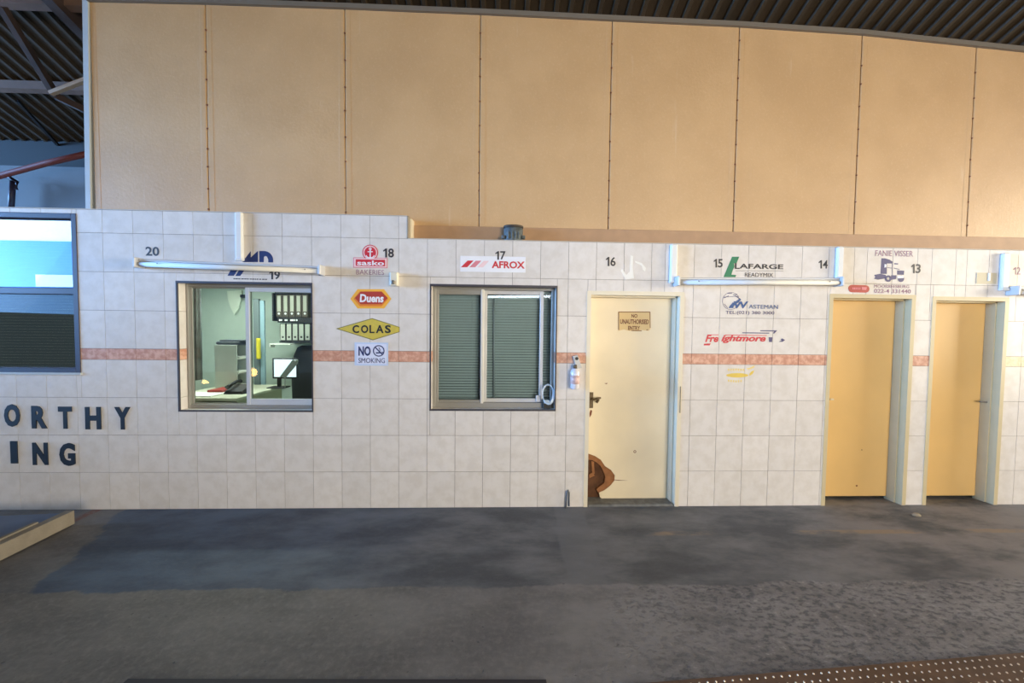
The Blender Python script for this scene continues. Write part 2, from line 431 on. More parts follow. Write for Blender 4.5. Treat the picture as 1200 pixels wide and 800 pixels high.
# ------------------------------------------------------------------ tiled wall
H = .34; TW = .7604*H; B = .2916; OFF1 = 20.5532*TW
ZA, ZB = (7+B)*H, (6+B)*H
ZTOPL = W(300, 249.5).z; XSTEP = W(477, 262).x
REC = .13                                    # recess of doors and windows
WIN1 = (-3.2, W(92, 340).x, W(60, 437).z, W(60, 249.5).z)
WIN2 = rect(208, 330.5, 366.3, 482)
WIN3 = rect(504, 334, 652, 481)
D1 = (W(686.5, 470).x, W(797.5, 470).x, -.01, W(740, 342).z)
D2 = (W(967.5, 470).x, W(1066, 470).x, -.01, W(1020, 345.5).z)
D3 = (W(1087, 470).x, W(1174.5, 470).x, -.01, W(1132, 348.5).z)
HOLES = [WIN1, WIN2, WIN3, D1, D2, D3]
XL, XR = -3.2, 10.2
wall = MB()
for r in rects_minus((XL, XR, 0, ZA), HOLES): wall.box(r[0], r[1], .004, .15, r[2], r[3], 0)
for r in rects_minus((XL, XSTEP, ZA, ZTOPL), HOLES): wall.box(r[0], r[1], .004, .15, r[2], r[3], 0)
rows = [0, H, 2*H, 3*H, 4*H, (4+B)*H, (5+B)*H, (6+B)*H, (7+B)*H]
cols0 = [k*TW for k in range(-13, 21)]
cut = W(779.5, 310).x
cols_top = [c for c in cols0 if c < cut-.03] + [cut] + [OFF1+k*TW for k in range(0, 6)]
xr_list = [W(x, 312).x for x in (1001, 1016, 1046, 1075, 1092, 1120, 1133, 1159, 1193)]
cols_top += xr_list
while cols_top[-1] < XR: cols_top.append(cols_top[-1]+TW)
cols_low = [c for c in cols0 if c < D1[0]+.01] + [D1[0]+.05, D1[1]-.05] + [OFF1+k*TW for k in range(0, 6) if OFF1+k*TW < D2[0]-.02] \
    + [D2[0]+.05, D2[1]-.03, D3[0]+.03, D3[1]-.03, W(1192, 500).x]
while cols_low[-1] < XR: cols_low.append(cols_low[-1]+TW)
gp = .0016
def lay(cols, z0, z1, band):
    for a, b in zip(cols[:-1], cols[1:]):
        tv = random.random()
        for r in rects_minus((max(a, XL), min(b, XR), z0, z1), HOLES):
            if r[1]-r[0] < .006 or r[3]-r[2] < .006: continue
            wall.box(r[0]+gp, r[1]-gp, 0, .006, r[2]+gp, r[3]-gp, (2 if r[0] < D3[1]-.1 else 3) if band else 1, tv+.001)
for k in range(8): lay(cols_top if k >= 6 else cols_low, rows[k], rows[k+1], k == 4)
lay([c for c in cols0 if c < XSTEP-.05]+[XSTEP], rows[8], ZTOPL, False)
# strip of tiles above the door heads follows the upper joints
wall_o = wall.build('wall_front', [M_GROUT, M_TILE, M_BAND, M_PALEBAND])
tag(wall_o, 'cream tiled wall with a terracotta band and three windows', 'wall', kind='structure')

# end of the higher tiled part
st = MB(); st.bbox(XSTEP-.002, XSTEP+.012, -.002, .06, ZA, ZTOPL+.004, .002, 0)
st.bbox(XSTEP+.0, XSTEP+.03, .06, .15, ZA, ZTOPL-.004, .002, 1)
tag(st.build('trim_1', [mat('step_edge_grey', (150, 140, 124), .7), M_CREAMP]), 'cream edge strip closing the step in the tiled wall top', 'trim', kind='structure')
cp = MB(); cp.box(XL, XSTEP, -.004, .16, ZTOPL, ZTOPL+.006); cp.box(XSTEP, XR, -.002, .16, ZA, ZA+.006)
tag(cp.build('trim_2', mat('cement_capping', (196, 188, 176), .8)), 'thin cement capping along the top of the tiled wall', 'trim', kind='structure')

# ------------------------------------------------------------------ upper panelled wall
YU = .15
joints = [108.5, 243, 404.5, 562, 715, 863, 1006, 1139.5]
tops = {108.5: 1, 243: 4, 404.5: 9.5, 562: 16, 715: 23.5, 863: 30.5, 1006: 40, 1139.5: 54, 1275: 68}
upper = thing('wall_upper', (4.4, YU, ZA), 'tan painted panel wall above the tiled wall', 'wall', kind='structure')
JX = [W(x, 150, YU).x for x in joints] + [W(1275, 150, YU).x]
TZ = [W(x, tops[x], YU).z for x in list(tops)]
for k_ in range(2): JX.append(JX[-1]+1.2); TZ.append(TZ[-1]-.02)
bk = MB()
for i in range(len(JX)-1):
    bk.prism([Vector((JX[i], YU+.03, 2.2)), Vector((JX[i+1], YU+.03, 2.2)), Vector((JX[i+1], YU+.03, TZ[i+1])), Vector((JX[i], YU+.03, TZ[i]))], (0, .04, 0))
bk.build('backing', mat('dark_backing', (70, 52, 40), .9), upper)
for i in range(len(JX)-1):
    p = MB(); g_ = .0035; a, b = JX[i]+g_, JX[i+1]-g_
    zb = 2.44
    def quad(y, ins): return [Vector((a+ins, y, zb)), Vector((b-ins, y, zb)), Vector((b-ins, y, TZ[i+1]-ins)), Vector((a+ins, y, TZ[i]-ins))]
    p.loft([quad(YU+.03, 0), quad(YU+.004, 0), quad(YU, .004)])
    for sx, sw in ((a+.004, .05), (b-.004-.05, .05)):
        p.loft([[Vector((sx, y, zb+.01)), Vector((sx+sw, y, zb+.01)), Vector((sx+sw-q, y, min(TZ[i], TZ[i+1])-.03)), Vector((sx+q, y, min(TZ[i], TZ[i+1])-.03))] for y, q in ((YU+.001, 0), (YU-.0012, .008))])
    p.build('panel', M_PANEL, upper)
    if i:
        sc = MB()                          # cover bead with its screw heads
        z = 2.75
        while z < TZ[i]-.1:
            sc.lathe([(.0001, .007), (.006, .006), (.008, 0)], (JX[i]+random.uniform(-.004, .004), YU, z), 'y', 8); z += random.uniform(.16, .26)
        sc.build('joint_screws', M_BROWN, upper)
def strip3(name, pts, w, y0, y1, m, label):
    s = MB()
    for (x0, z0), (x1, z1) in zip(pts[:-1], pts[1:]):
        s.prism([Vector((x0, y0, z0-w*.35)), Vector((x1, y0, z1-w*.35)), Vector((x1, y0, z1+w*.65)), Vector((x0, y0, z0+w*.65))], (0, y1-y0, 0))
    return tag(s.build(name, m), label, 'trim', kind='structure')
strip3('trim_3', list(zip(JX, TZ)), .042, YU-.025, YU+.08, M_GREYTRIM, 'grey flashing along the top of the tan panels')
sk_ = MB(); zq = W(700, 268.5, YU).z; sk_.bbox(XSTEP+.03, XR, YU-.012, YU+.004, ZA+.004, zq, .003)  # thin strip in a darker tan than the panels above it
tag(sk_.build('panel_foot_strip', mat('darker_tan_strip', (178, 142, 108), .6, var=.08)), 'darker tan strip along the foot of the upper panels', 'foot_strip', kind='structure')
zc = W(106, 246, YU).z
cr = MB(); x0 = W(103.5, 246, YU).x
cr.prism([Vector((x0-.012, YU-.012, zc-.0)), Vector((x0+.03, YU-.012, zc)), Vector((JX[0]+.004, YU-.012, TZ[0]+.03)), Vector((JX[0]-.045, YU-.012, TZ[0]+.03))], (0, .10, 0))
tag(cr.build('trim_4', M_PALETRIM), 'pale grey corner flashing at the left end of the tan panels', 'trim', kind='structure')
# return wall of the box behind the corner flashing
rt = MB(); rt.box(JX[0]-.01, JX[0]+.03, YU+.02, 3.2, 2.6, 4.5)
tag(rt.build('wall_return', mat('dark_return_panel', (90, 76, 60), .8)), 'side of the panelled box running back under the roof', 'wall', kind='structure')

# ------------------------------------------------------------------ floor
f = MB(); f.box(-10, 18, -10, .3, -.2, 0)
tag(f.build('floor', M_FLOOR), 'worn concrete lane floor with dark paint along the wall', 'floor', kind='structure')
f = MB(); f.box(-60, 70, -60, 30, -.4, -.05)
tag(f.build('ground', mat('yard_concrete', (168, 160, 148), .9, var=.1, scale=.5)), 'concrete yard outside the shed', 'ground', kind='structure')

# ------------------------------------------------------------------ roof
SL = .40; RZ0 = 6.35
def roof_z(y): return RZ0 - SL*(y+3.41)
roof = MB()
pitch = .145; x = -10.0; prof = []
while x < 18:
    prof += [(x, .036), (x+.092, .036), (x+.106, 0), (x+.131, 0)]; x += pitch
ya, yb = -4.6, 3.4
def rz(y): return roof_z(y) if y > ya else roof_z(ya) - SL*(ya-y)
roof.loft([[Vector((px, y, rz(y)+h)) for px, h in prof] for y in (-10.2, ya, yb)], caps=False, closed=False)
rf = roof.build('ceiling', M_ROOF); tag(rf, 'dark ribbed roof sheets over the lane', 'ceiling', kind='structure')
sm = rf.modifiers.new('thickness', 'SOLIDIFY'); sm.thickness = .01
def purlin(name, y, px_txt, m=M_PURLIN, h=.10, w=.06, x0=-10, x1=18):
    b = MB(); z = roof_z(y)-.012
    R = [[Vector((X, y-w/2, z-h+.02)), Vector((X, y+w/2, z-h)), Vector((X, y+w/2, z-SL*w/2)), Vector((X, y-w/2, z+SL*w/2))] for X in (x0, x1)]
    b.loft(R); return tag(b.build(name, m), px_txt, 'purlin', 'roof purlins under the ribbed sheets', 'structure')
purlin('roof_purlin', .42, 'pale roof purlin nearest the top left corner', x1=JX[0]-.03)
purlin('roof_purlin', 1.22, 'pale roof purlin below the brace, further under the roof', x1=JX[0]-.03)
purlin('roof_purlin', -.55, 'roof purlin in front of the tan panel tops')
purlin('roof_purlin', -1.5, 'roof purlin above the lane, second from the tan panels')
def beam(name, p, q, w, h, m, label, cat='beam'):
    p, q = Vector(p), Vector(q); t = (q-p).normalized(); u = t.cross(Vector((0, 0, 1))).normalized()*w/2; v = u.cross(t).normalized()*h/2
    b = MB(); b.loft([[c+u+v, c-u+v, c-u-v, c+u-v] for c in (p, q)])
    return tag(b.build(name, m), label, cat, kind='structure')
def under(px, py, drop=.06):
    d = ray(px, py); k = (RZ0-drop-CAM.z-SL*(CAM.y+3.41))/(d.z+SL*d.y); return CAM+d*k
beam('roof_rafter', under(52, -12, .10), under(118, 56, .10), .10, .14, M_TIMBER, 'dark brown roof rafter left of the tan panels')
a = W(2, 8, .30); b_ = W(66, 113, .75); c_ = W(112, 135, .9)
beam('roof_brace', a, b_, .05, .06, M_TIMBER, 'dark truss bar slanting down under the roof at far left')
beam('roof_brace', b_, c_, .05, .06, M_TIMBER, 'dark truss bar running from the joint toward the tan panels')
beam('roof_brace', b_+Vector((0, -.05, 0)), W(112, 89, .72), .04, .035, mat('pale_angle_iron', (186, 162, 138), .6), 'pale angle iron brace rising from the truss joint')
beam('roof_cable', under(20, 118, .05), under(68, 170, .05), .03, .03, M_BLACK, 'dark conduit running down the far roof sheets', 'conduit')
# far end under the eaves
YF = 1.98
fw = MB(); fw.box(-10, JX[0]+.5, YF, YF+.1, 2.5, W(60, 195, YF).z)
tag(fw.build('wall_far', M_FARWALL), 'pale far wall seen over the tiled wall at left', 'wall', kind='structure')
fz = W(60, 196, YF).z
fb = MB(); fb.box(-10, JX[0]+.5, YF+.02, YF+.08, fz, fz+.45)  # backing in place of a gap, the shade is in its colour
tag(fb.build('eaves_gap_backing', mat('painted_eaves_gap', (12, 12, 16), .8)), 'dark backing painted as the shaded gap above the pale far wall', 'trim', kind='structure')
rp = MB(); rp.tube([W(-60, 222, 1.6), W(0, 206, 1.6), W(55, 191, 1.6), W(125, 175, 1.6)], .035, 12)
tag(rp.build('red_pipe', M_REDPIPE), 'red oxide pipe slanting up across the pale far wall', 'pipe')
hk = MB(); hk.tube([W(-8, 205, 1.8), W(12, 208, 1.8), W(20, 213, 1.8), W(19, 222, 1.8)], .02, 8)
hk.tube([W(15, 212, 1.85), W(13, 243, 1.85)], .03, 8)
tag(hk.build('hanging_bracket', M_DKBLUE), 'dark bracket on the far wall below the red pipe', 'bracket')

# ------------------------------------------------------------------ surroundings the glass reflects, and added light blockers
ow = MB(); ow.box(-8.0, 5.8, -10.1, -9.9, 0, 7.5); ow.box(10.4, 15.5, -10.1, -9.9, 0, 7.5); ow.box(5.8, 10.4, -10.1, -9.9, 3.4, 7.5)  # gap in the wall invented to let the front fill through
tag(ow.build('wall_opposite', mat('opposite_wall_paint', (176, 178, 172), .8)), 'plain wall on the other side of the lane', 'wall', kind='structure')
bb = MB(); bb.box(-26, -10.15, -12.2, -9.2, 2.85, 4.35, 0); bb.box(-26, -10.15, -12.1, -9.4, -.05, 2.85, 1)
bb.prism([Vector((-26, -9.3, 4.35)), Vector((-10.15, -9.3, 4.35)), Vector((-10.15, -9.3, 5.9)), Vector((-11.2, -9.3, 5.75)), Vector((-14.2, -9.3, 4.95)), Vector((-26, -9.3, 4.35))][:-1], (0, -2.5, 0), 2)
bb.box(-11.6, -10.2, -9.22, -9.12, 2.86, 3.25, 2)
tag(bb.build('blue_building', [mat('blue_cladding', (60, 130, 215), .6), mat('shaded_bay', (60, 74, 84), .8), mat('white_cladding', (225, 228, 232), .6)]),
    'blue and white building mirrored in the left window', 'building')

hd = MB(); hd.box(-7.2, -7.0, -9.9, -.3, 4.25, 7.6)  # unseen header added to keep the left light off the panel tops
tag(hd.build('light_blocker_left', mat('white_light_blocker', (214, 218, 222), .7)), 'added unseen panel blocking high light at the left end of the lane', 'wall', kind='structure')
hd = MB(); hd.box(14.6, 14.8, -9.9, -.3, 3.8, 7.6)  # unseen header added to cut the right light up high
tag(hd.build('light_blocker_right', mat('white_light_blocker', (214, 218, 222), .7)), 'added unseen panel blocking high light at the right end of the lane', 'wall', kind='structure')
yw = MB(); yw.box(14.7, 14.9, -8.2, -.9, -.05, 1.1)  # low wall added to hold the right light off the lower tiles
tag(yw.build('low_light_blocker_right', mat('tan_light_blocker', (150, 132, 104), .8)), 'added tan low wall blocking low light at the right end of the lane', 'wall', kind='structure')
yw = MB(); yw.box(-7.3, -7.1, -8.2, -.9, -.05, 1.9)  # low wall added to shade the lower tiles from the left
tag(yw.build('low_light_blocker_left', mat('dark_teal_light_blocker', (62, 78, 84), .8)), 'added dark low wall blocking low light at the left end of the lane', 'wall', kind='structure')
# ------------------------------------------------------------------ windows
def frame_rect(mb, x0, x1, z0, z1, w, y0, y1, mi=0, wb=None, wt=None):
    wb = wb or w; wt = wt or w
    mb.bbox(x0, x0+w, y0, y1, z0, z1, .003, mi); mb.bbox(x1-w, x1, y0, y1, z0, z1, .003, mi)
    mb.bbox(x0+w-.001, x1-w+.001, y0+.001, y1-.001, z0, z0+wb, .003, mi); mb.bbox(x0+w-.001, x1-w+.001, y0+.001, y1-.001, z1-wt, z1, .003, mi)
def edge_trim(mb, r, w=.018):
    x0, x1, z0, z1 = r; e = .003
    mb.box(x0-e, x0+w*.5, -.003, .012, z0-e, z1+e); mb.box(x1-w*.5, x1+e, -.003, .012, z0-e, z1+e)
    mb.box(x0-e, x1+e, -.0035, .0125, z0-e, z0+w*.6); mb.box(x0-e, x1+e, -.0035, .0125, z1-w*.9, z1+e)
def reveal(mb, r, yb):
    x0, x1, z0, z1 = r; t = .008
    for k in range(8):
        a, b = max(z0, rows[k]), min(z1, rows[k+1])
        if b-a < .01: continue
        for xa, xb in ((x0, x0+t), (x1-t, x1)): mb.box(xa, xb, .008, yb, a+gp, b-gp, 1 if k == 4 else 0, random.random()+.001)
    mb.box(x0+t, x1-t, .012, yb, z0, z0+t, 0, .5); mb.box(x0+t, x1-t, .012, yb, z1-t, z1, 0, .5)
def pane(mb, x0, x1, z0, z1, y, mi=0): mb.face([(x0, y, z0), (x1, y, z0), (x1, y, z1), (x0, y, z1)], mi)

# window 1: mirrored, dark blue frame
w1 = thing('window_1', (-1.5, .05, WIN1[2]), 'mirrored window with dark blue frame at the left edge', 'window', kind='structure')
m = MB(); frame_rect(m, WIN1[0]-.0, WIN1[1], WIN1[2], WIN1[3], .045, -.004, .07, 0)
zt = W(50, 341, .03).z; m.bbox(WIN1[0], WIN1[1]-.03, .0, .06, zt-.028, zt+.028, .003, 0)
m.build('window_frame', M_DKBLUE, w1)
m = MB(); m.bbox(WIN1[0], WIN1[1]+.01, -.012, .01, WIN1[2]-.015, WIN1[2]+.006, .003); m.build('window_sill', M_PALETRIM, w1)
m = MB(); pane(m, WIN1[0], WIN1[1]-.03, zt, WIN1[3]-.03, .04); m.build('upper_pane', M_MIRROR, w1)
m = MB(); pane(m, WIN1[0], WIN1[1]-.03, WIN1[2]+.03, zt, .04); m.build('lower_pane', M_MIRROR2, w1)
m = MB(); z = WIN1[2]
while z < WIN1[3]: m.box(WIN1[0], WIN1[1], .09, .105, z, z+.022); z += .026
m.build('blind', mat('slate_blind', (110, 122, 130), .6), w1)

# window 2: sliding window into the office
w2 = thing('window_2', ((WIN2[0]+WIN2[1])/2, .05, WIN2[2]), 'aluminium sliding window looking into the office', 'window', kind='structure')
m = MB(); edge_trim(m, WIN2); m.build('edge_trim', M_DKTRIM, w2)
m = MB(); reveal(m, WIN2, .13); m.build('reveal', [M_TILE, M_BAND], w2)
fx0, fx1, fz0, fz1 = WIN2[0]+.008, WIN2[1]-.008, WIN2[2]+.008, WIN2[3]-.008
m = MB(); frame_rect(m, fx0, fx1, fz0, fz1, .022, .085, .15, 0, wb=.035, wt=.03); m.build('window_frame', M_ALUDULL, w2)
xm = W(291, 405, .09).x
m = MB(); frame_rect(m, fx0+.018, xm+.01, fz0+.03, fz1-.026, .014, .118, .138); m.build('fixed_sash', M_ALUDULL, w2)
m = MB(); pane(m, fx0+.025, xm, fz0+.04, fz1-.035, .128); m.build('fixed_pane', M_GLASS, w2)
s_ = MB(); frame_rect(s_, xm-.022, fx1-.012, fz0+.03, fz1-.028, .036, .088, .112, wb=.06, wt=.04); so_ = s_.build('sliding_sash', M_ALU, w2)
m = MB(); pane(m, xm, fx1-.04, fz0+.08, fz1-.06, .10); m.build('sliding_pane', M_GLASS, w2)

# window 3: sliding window with blinds
w3 = thing('window_3', ((WIN3[0]+WIN3[1])/2, .05, WIN3[2]), 'aluminium sliding window with closed grey blinds', 'window', kind='structure')
m = MB(); edge_trim(m, WIN3); m.build('edge_trim', M_DKTRIM, w3)
m = MB(); reveal(m, WIN3, .13); m.build('reveal', [M_TILE, M_BAND], w3)
gx0, gx1, gz0, gz1 = WIN3[0]+.008, WIN3[1]-.008, WIN3[2]+.008, WIN3[3]-.008
m = MB(); frame_rect(m, gx0, gx1, gz0, gz1, .03, .085, .15, 0, wb=.05, wt=.03); m.build('window_frame', M_ALUDULL, w3)
xm3 = W(565, 405, .09).x; xs3 = W(634.5, 405, .09).x
m = MB(); frame_rect(m, gx0+.025, xm3+.012, gz0+.045, gz1-.025, .03, .088, .11, wt=.05, wb=.03); m.build('sliding_sash', M_ALUDULL, w3)
m = MB(); m.bbox(xm3-.012, xm3+.016, .084, .116, gz0+.04, gz1-.02, .004); m.build('meeting_stile', mat('bright_aluminium', (226, 220, 206), .4), w3)
m = MB(); frame_rect(m, xm3+.01, xs3+.02, gz0+.045, gz1-.025, .035, .118, .138, wt=.04, wb=.04); m.build('fixed_sash', M_ALU, w3)
m = MB(); m.bbox(W(628, 467, .1).x, W(634, 467, .1).x, .10, .12, W(630, 471, .1).z, W(630, 463, .1).z, .004); m.build('sash_latch', M_ALU, w3)
m = MB(); pane(m, gx0+.05, xm3, gz0+.07, gz1-.06, .10); m.build('sliding_pane', M_GLASS2, w3)
m = MB(); pane(m, xm3, gx1-.02, gz0+.04, gz1-.03, .13); m.build('fixed_pane', M_GLASS2, w3)

def blind(px0, px1, label):
    x0, x1 = W(px0, 405, .19).x, W(px1, 405, .19).x; za, zb = gz0+.02, gz1-.05
    b = thing('venetian_blind', ((x0+x1)/2, .19, za), label, 'blind', 'venetian blinds behind the right hand sliding window')
    h = MB(); h.bbox(x0, x1, .175, .21, zb, zb+.035, .004); h.build('headrail', M_BLIND, b)
    h = MB(); h.bbox(x0, x1, .18, .205, za, za+.014, .004); h.build('bottom_rail', M_BLIND, b)
    sl = MB(); z = za+.022
    while z < zb-.005:
        mt = Matrix.Translation((0, .192, z)) @ Matrix.Rotation(math.radians(-58), 4, 'X')
        sl.box(x0+.003, x1-.003, -.0135, .0135, -.0006, .0006, mtx=mt); z += .0262
    sl.build('slats', M_BLIND, b)
    c = MB()
    for fx in (.15, .85): c.tube([(x0+(x1-x0)*fx, .176, za), (x0+(x1-x0)*fx, .176, zb)], .001, 5)
    c.build('ladder_cords', M_BLIND, b)
    return b
blind(507, 561.5, 'grey venetian blind behind the left pane of its window')
bl = blind(569, 655, 'grey venetian blind behind the wide right pane of its window')
r = MB(); r.tube([W(579, 350, .165), W(579, 466, .165)], .008, 8); ro = r.build('tilt_wand', M_ALU, bl)

# loop of pale plastic on the sill
lp = thing('plastic_loop', W(641, 473, .06), 'loop of pale plastic in the lower right corner of the blinds window', 'holder')
c = W(642.2, 461.5, .05); rg = []
for j in range(28):
    t = 2*math.pi*j/28; rr = .005+.006*max(0, math.cos(t+.7))
    ctr = c+Vector((math.cos(t)*.052, math.sin(t)*.012, math.sin(t)*.088))
    wd_ = .012+.01*max(0, math.cos(t+.9)); n_ = Vector((math.cos(t), 0, math.sin(t)))
    rg.append([ctr-n_*rr+Vector((0, -wd_, 0)), ctr+n_*rr+Vector((0, -wd_, 0)), ctr+n_*rr+Vector((0, wd_, 0)), ctr-n_*rr+Vector((0, wd_, 0))])
m = MB(); m.loft(rg+[rg[0]], caps=False); m.build('ring', M_LOOP, lp)
m = MB(); b0 = W(640.5, 474.5, .05); m.loft([[b0+Vector((sx*w_, sy*.02, z_)) for sx, sy in ((-1, -1), (1, -1), (1, 1), (-1, 1))] for w_, z_ in ((.024, .02), (.03, .035), (.022, .05))]); m.build('foot', M_LOOP, lp)
m = MB(); m.bbox(b0.x-.034, b0.x+.034, .03, .085, WIN3[2]+.014, b0.z+.021, .004); m.build('base', M_BLACK, lp)

# ------------------------------------------------------------------ doors
def door(name, D, label, leaf_mat, leafpts=None):
    x0, x1, _, z1 = D; fw_ = .032; d = thing(name, ((x0+x1)/2, .05, 0), label, 'door', kind='structure')
    fr = MB()
    for sx, xa in ((1, x0), (-1, x1)):
        a = [(xa-.006*sx, -.004), (xa+fw_*sx, -.004), (xa+fw_*sx, .055), (xa+(fw_+.014)*sx, .055), (xa+(fw_+.014)*sx, .15), (xa-.0*sx, .15), (xa, .004), (xa-.006*sx, .004)]
        fr.loft([[Vector((p, q, z)) for p, q in a] for z in (0, z1)])
    a = [(z1+.006, -.0035), (z1-fw_, -.0035), (z1-fw_, .055), (z1-fw_-.014, .055), (z1-fw_-.014, .15), (z1, .15), (z1, .004), (z1+.006, .004)]
    fr.loft([[Vector((x, q, p)) for p, q in a] for x in (x0, x1)])
    fr.build('door_frame', M_CREAMP if leaf_mat is M_DOORC else mat('beige_frame_paint', (200, 184, 146), .45), d)
    return d
LF = REC
# door 1
d1 = door('door_1', D1, 'battered cream door with a hole broken in its lower left corner', M_DOORC)
lx0, lx1 = D1[0]+.045, D1[1]-.045; lz1 = D1[3]-.045
notch = [(690, 530.5), (697, 534), (704, 538.5), (709, 546), (716, 550.5), (720.5, 557), (720, 563), (715, 569), (708, 574.5), (702, 577), (703, 582), (708, 586), (716, 588.5), (740, 588.5), (765, 590), (786, 589.5)]
NP = [W(px, py, LF) for px, py in notch]; NP[0].x = lx0; NP[-1].x = lx1
pts = [Vector((lx0, LF, lz1))] + NP + [Vector((lx1, LF, lz1))]
m = MB(); m.prism([Vector((p.x, LF, p.z)) for p in pts], (0, .005, 0)); leaf1 = m.build('door_leaf', M_DOORC, d1)
inner = [(690, 538), (694, 539), (699, 541.5), (704, 546), (707, 552), (709.5, 559), (708, 566), (703, 569.5), (699, 573), (702, 579), (705, 586), (720, 589)]
IP = [W(px, py, LF+.006) for px, py in inner]; IP[0].x = lx0; zb_ = W(740, 589, LF).z
pts = [Vector((lx0, 0, W(690, 525, LF).z))] + IP + [Vector((lx1, 0, IP[-1].z)), Vector((lx1, 0, IP[-1].z+.05)), Vector((W(735, 560, LF).x, 0, W(735, 560, LF).z)), Vector((W(722, 540, LF).x, 0, W(722, 530, LF).z))]
m = MB(); m.prism([Vector((p.x, LF+.006, p.z)) for p in pts], (0, .02, 0)); m.build('torn_core', M_BOARD, d1)
m = MB(); m.bbox(lx0, lx1, LF+.03, LF+.036, zb_-.005, lz1, .001)
bs = m.build('back_skin', M_BOARD2, d1)
m = MB(); m.prism([W(690, 556, LF+.015), W(694, 553, LF+.015), W(697, 557, LF+.015), W(691, 560, LF+.015)], (0, .012, 0))
m.prism([W(693, 540, LF+.012), W(696, 541, LF+.012), W(697, 555, LF+.012), W(694, 555, LF+.012)], (0, .01, 0))
m.build('broken_splinters', M_BOARD, d1)
lk = MB(); plate(lk, 690.8, 459.5, 695.2, 478, -.004, .004, Y0=LF)
c = W(698.5, 468, LF-.03)
lock = lk.build('lock_plate', M_RUST, d1)
lv = MB(); k0 = W(694, 467, LF)
lv.tube([k0, k0+Vector((0, -.05, 0))], .011, 10)
lv.tube([k0+Vector((-.005, -.05, 0)), k0+Vector((.04, -.052, .012)), k0+Vector((.07, -.045, .018))], [.011, .012, .008], 10)
lv.tube([k0+Vector((.035, -.03, -.03)), k0+Vector((.052, -.04, .0))], .012, 8)
lv.build('handle', M_RUST, d1)
sk = MB(); pts_s = [(692, 480), (694, 481), (693, 486), (691, 489), (690.8, 484)]
poly(sk, pts_s, -.001, Y0=LF); poly(sk, [(715, 561.6), (724, 562.2), (736, 562.8), (724, 563)], -.001, Y0=LF); poly(sk, [(708, 449), (712, 448.6), (711, 450)], -.001, Y0=LF)
disc(sk, 744, 529, 1.6, -.001, Y0=LF, ri_px=.9); sk.build('scuff_marks', M_BROWN, d1)
fl = MB(); fl.tube([(D1[1]-.005, -.0055, .9), (D1[1]-.006, -.0055, 1.15)], .003, 6); fl.build('paint_chips', M_RUST, d1)
th = MB(); th.bbox(D1[0]+.04, D1[1]-.04, .0, .3, -.01, .02, .006)
tag(th.build('threshold', mat('grey_threshold', (112, 112, 110), .8, var=.25, scale=20, bump=.4)), 'chipped grey step under the broken cream door', 'threshold', kind='structure')
# doors 2, 3
for nm, D, lab, ty, hx in (('door_2', D2, 'plain tan door nearer the middle of the wall', 'latch', 968.5), ('door_3', D3, 'plain tan door at the right with a lever handle', 'lever', 1154)):
    d = door(nm, D, lab, M_DOORT)
    m = MB(); m.bbox(D[0]+.045, D[1]-.045, LF, LF+.04, .03, D[3]-.045, .003)
    m.build('door_leaf', M_DOORT, d)
    if ty == 'latch':
        h = MB(); c = W(971, 467, LF); h.tube([c, c+Vector((0, -.03, 0))], .007, 8); h.bbox(c.x-.018, c.x+.022, c.y-.04, c.y-.028, c.z-.008, c.z+.008, .004); h.build('latch', M_CREAMP, d)
        s = MB(); disc(s, 1004, 569, 1.0, -.001, Y0=LF); disc(s, 1010, 527, .6, -.001, Y0=LF); s.build('scuff_marks', M_BROWN, d)
    else:
        h = MB(); c = W(1151.5, 470, LF); h.bbox(c.x-.014, c.x+.014, LF-.005, LF, c.z-.085, c.z+.045, .003); h.build('handle_plate', M_STEEL, d)
        h = MB(); h.tube([c, c+Vector((0, -.045, 0))], .009, 8); h.tube([c+Vector((.006, -.045, 0)), c+Vector((-.05, -.048, .004)), c+Vector((-.09, -.045, .004))], [.010, .009, .007], 8); h.build('handle', M_STEEL, d)
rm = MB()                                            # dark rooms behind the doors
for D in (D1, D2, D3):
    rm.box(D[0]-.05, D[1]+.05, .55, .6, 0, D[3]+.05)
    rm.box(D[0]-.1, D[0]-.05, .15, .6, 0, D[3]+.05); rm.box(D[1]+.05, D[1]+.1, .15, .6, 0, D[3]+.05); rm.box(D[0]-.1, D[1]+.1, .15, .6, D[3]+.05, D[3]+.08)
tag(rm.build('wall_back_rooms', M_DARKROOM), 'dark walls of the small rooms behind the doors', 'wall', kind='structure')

# ------------------------------------------------------------------ office behind window 2 and room behind window 3
ox0, ox1, oy1 = -1.6, 2.62, 2.05
o_ = MB()
o_.box(ox0-.05, ox0, .15, oy1, 0, 2.42); o_.box(ox1, ox1+.05, .15, oy1, 0, 2.42); o_.box(ox0-.05, ox1+.05, oy1, oy1+.05, 0, 2.42)
o_.box(ox0-.05, ox1+.05, .15, oy1, 2.42, 2.46); o_.box(ox0-.05, ox1+.05, .15, oy1, -.05, .01)
tag(o_.build('wall_office', M_OFFICE), 'pale green painted walls of the small office', 'wall', kind='structure')
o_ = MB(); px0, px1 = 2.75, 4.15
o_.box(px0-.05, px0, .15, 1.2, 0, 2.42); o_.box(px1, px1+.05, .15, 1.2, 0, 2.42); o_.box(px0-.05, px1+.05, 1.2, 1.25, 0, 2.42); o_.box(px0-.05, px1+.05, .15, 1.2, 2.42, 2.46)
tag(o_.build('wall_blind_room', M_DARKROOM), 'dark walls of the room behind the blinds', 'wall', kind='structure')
ol = thing('office_ceiling_light', (1.4, 1.0, 2.40), 'fluorescent ceiling light inside the office behind the sliding window', 'lamp')
m = MB(); m.bbox(.8, 2.0, .96, 1.04, 2.385, 2.42, .004); m.build('housing', M_WHITEP, ol)
m = MB(); m.tube([(.85, 1.0, 2.365), (1.95, 1.0, 2.365)], .014, 10); m.build('tube', mat('lit_tube_office', (236, 255, 240), .4, emit=8), ol)
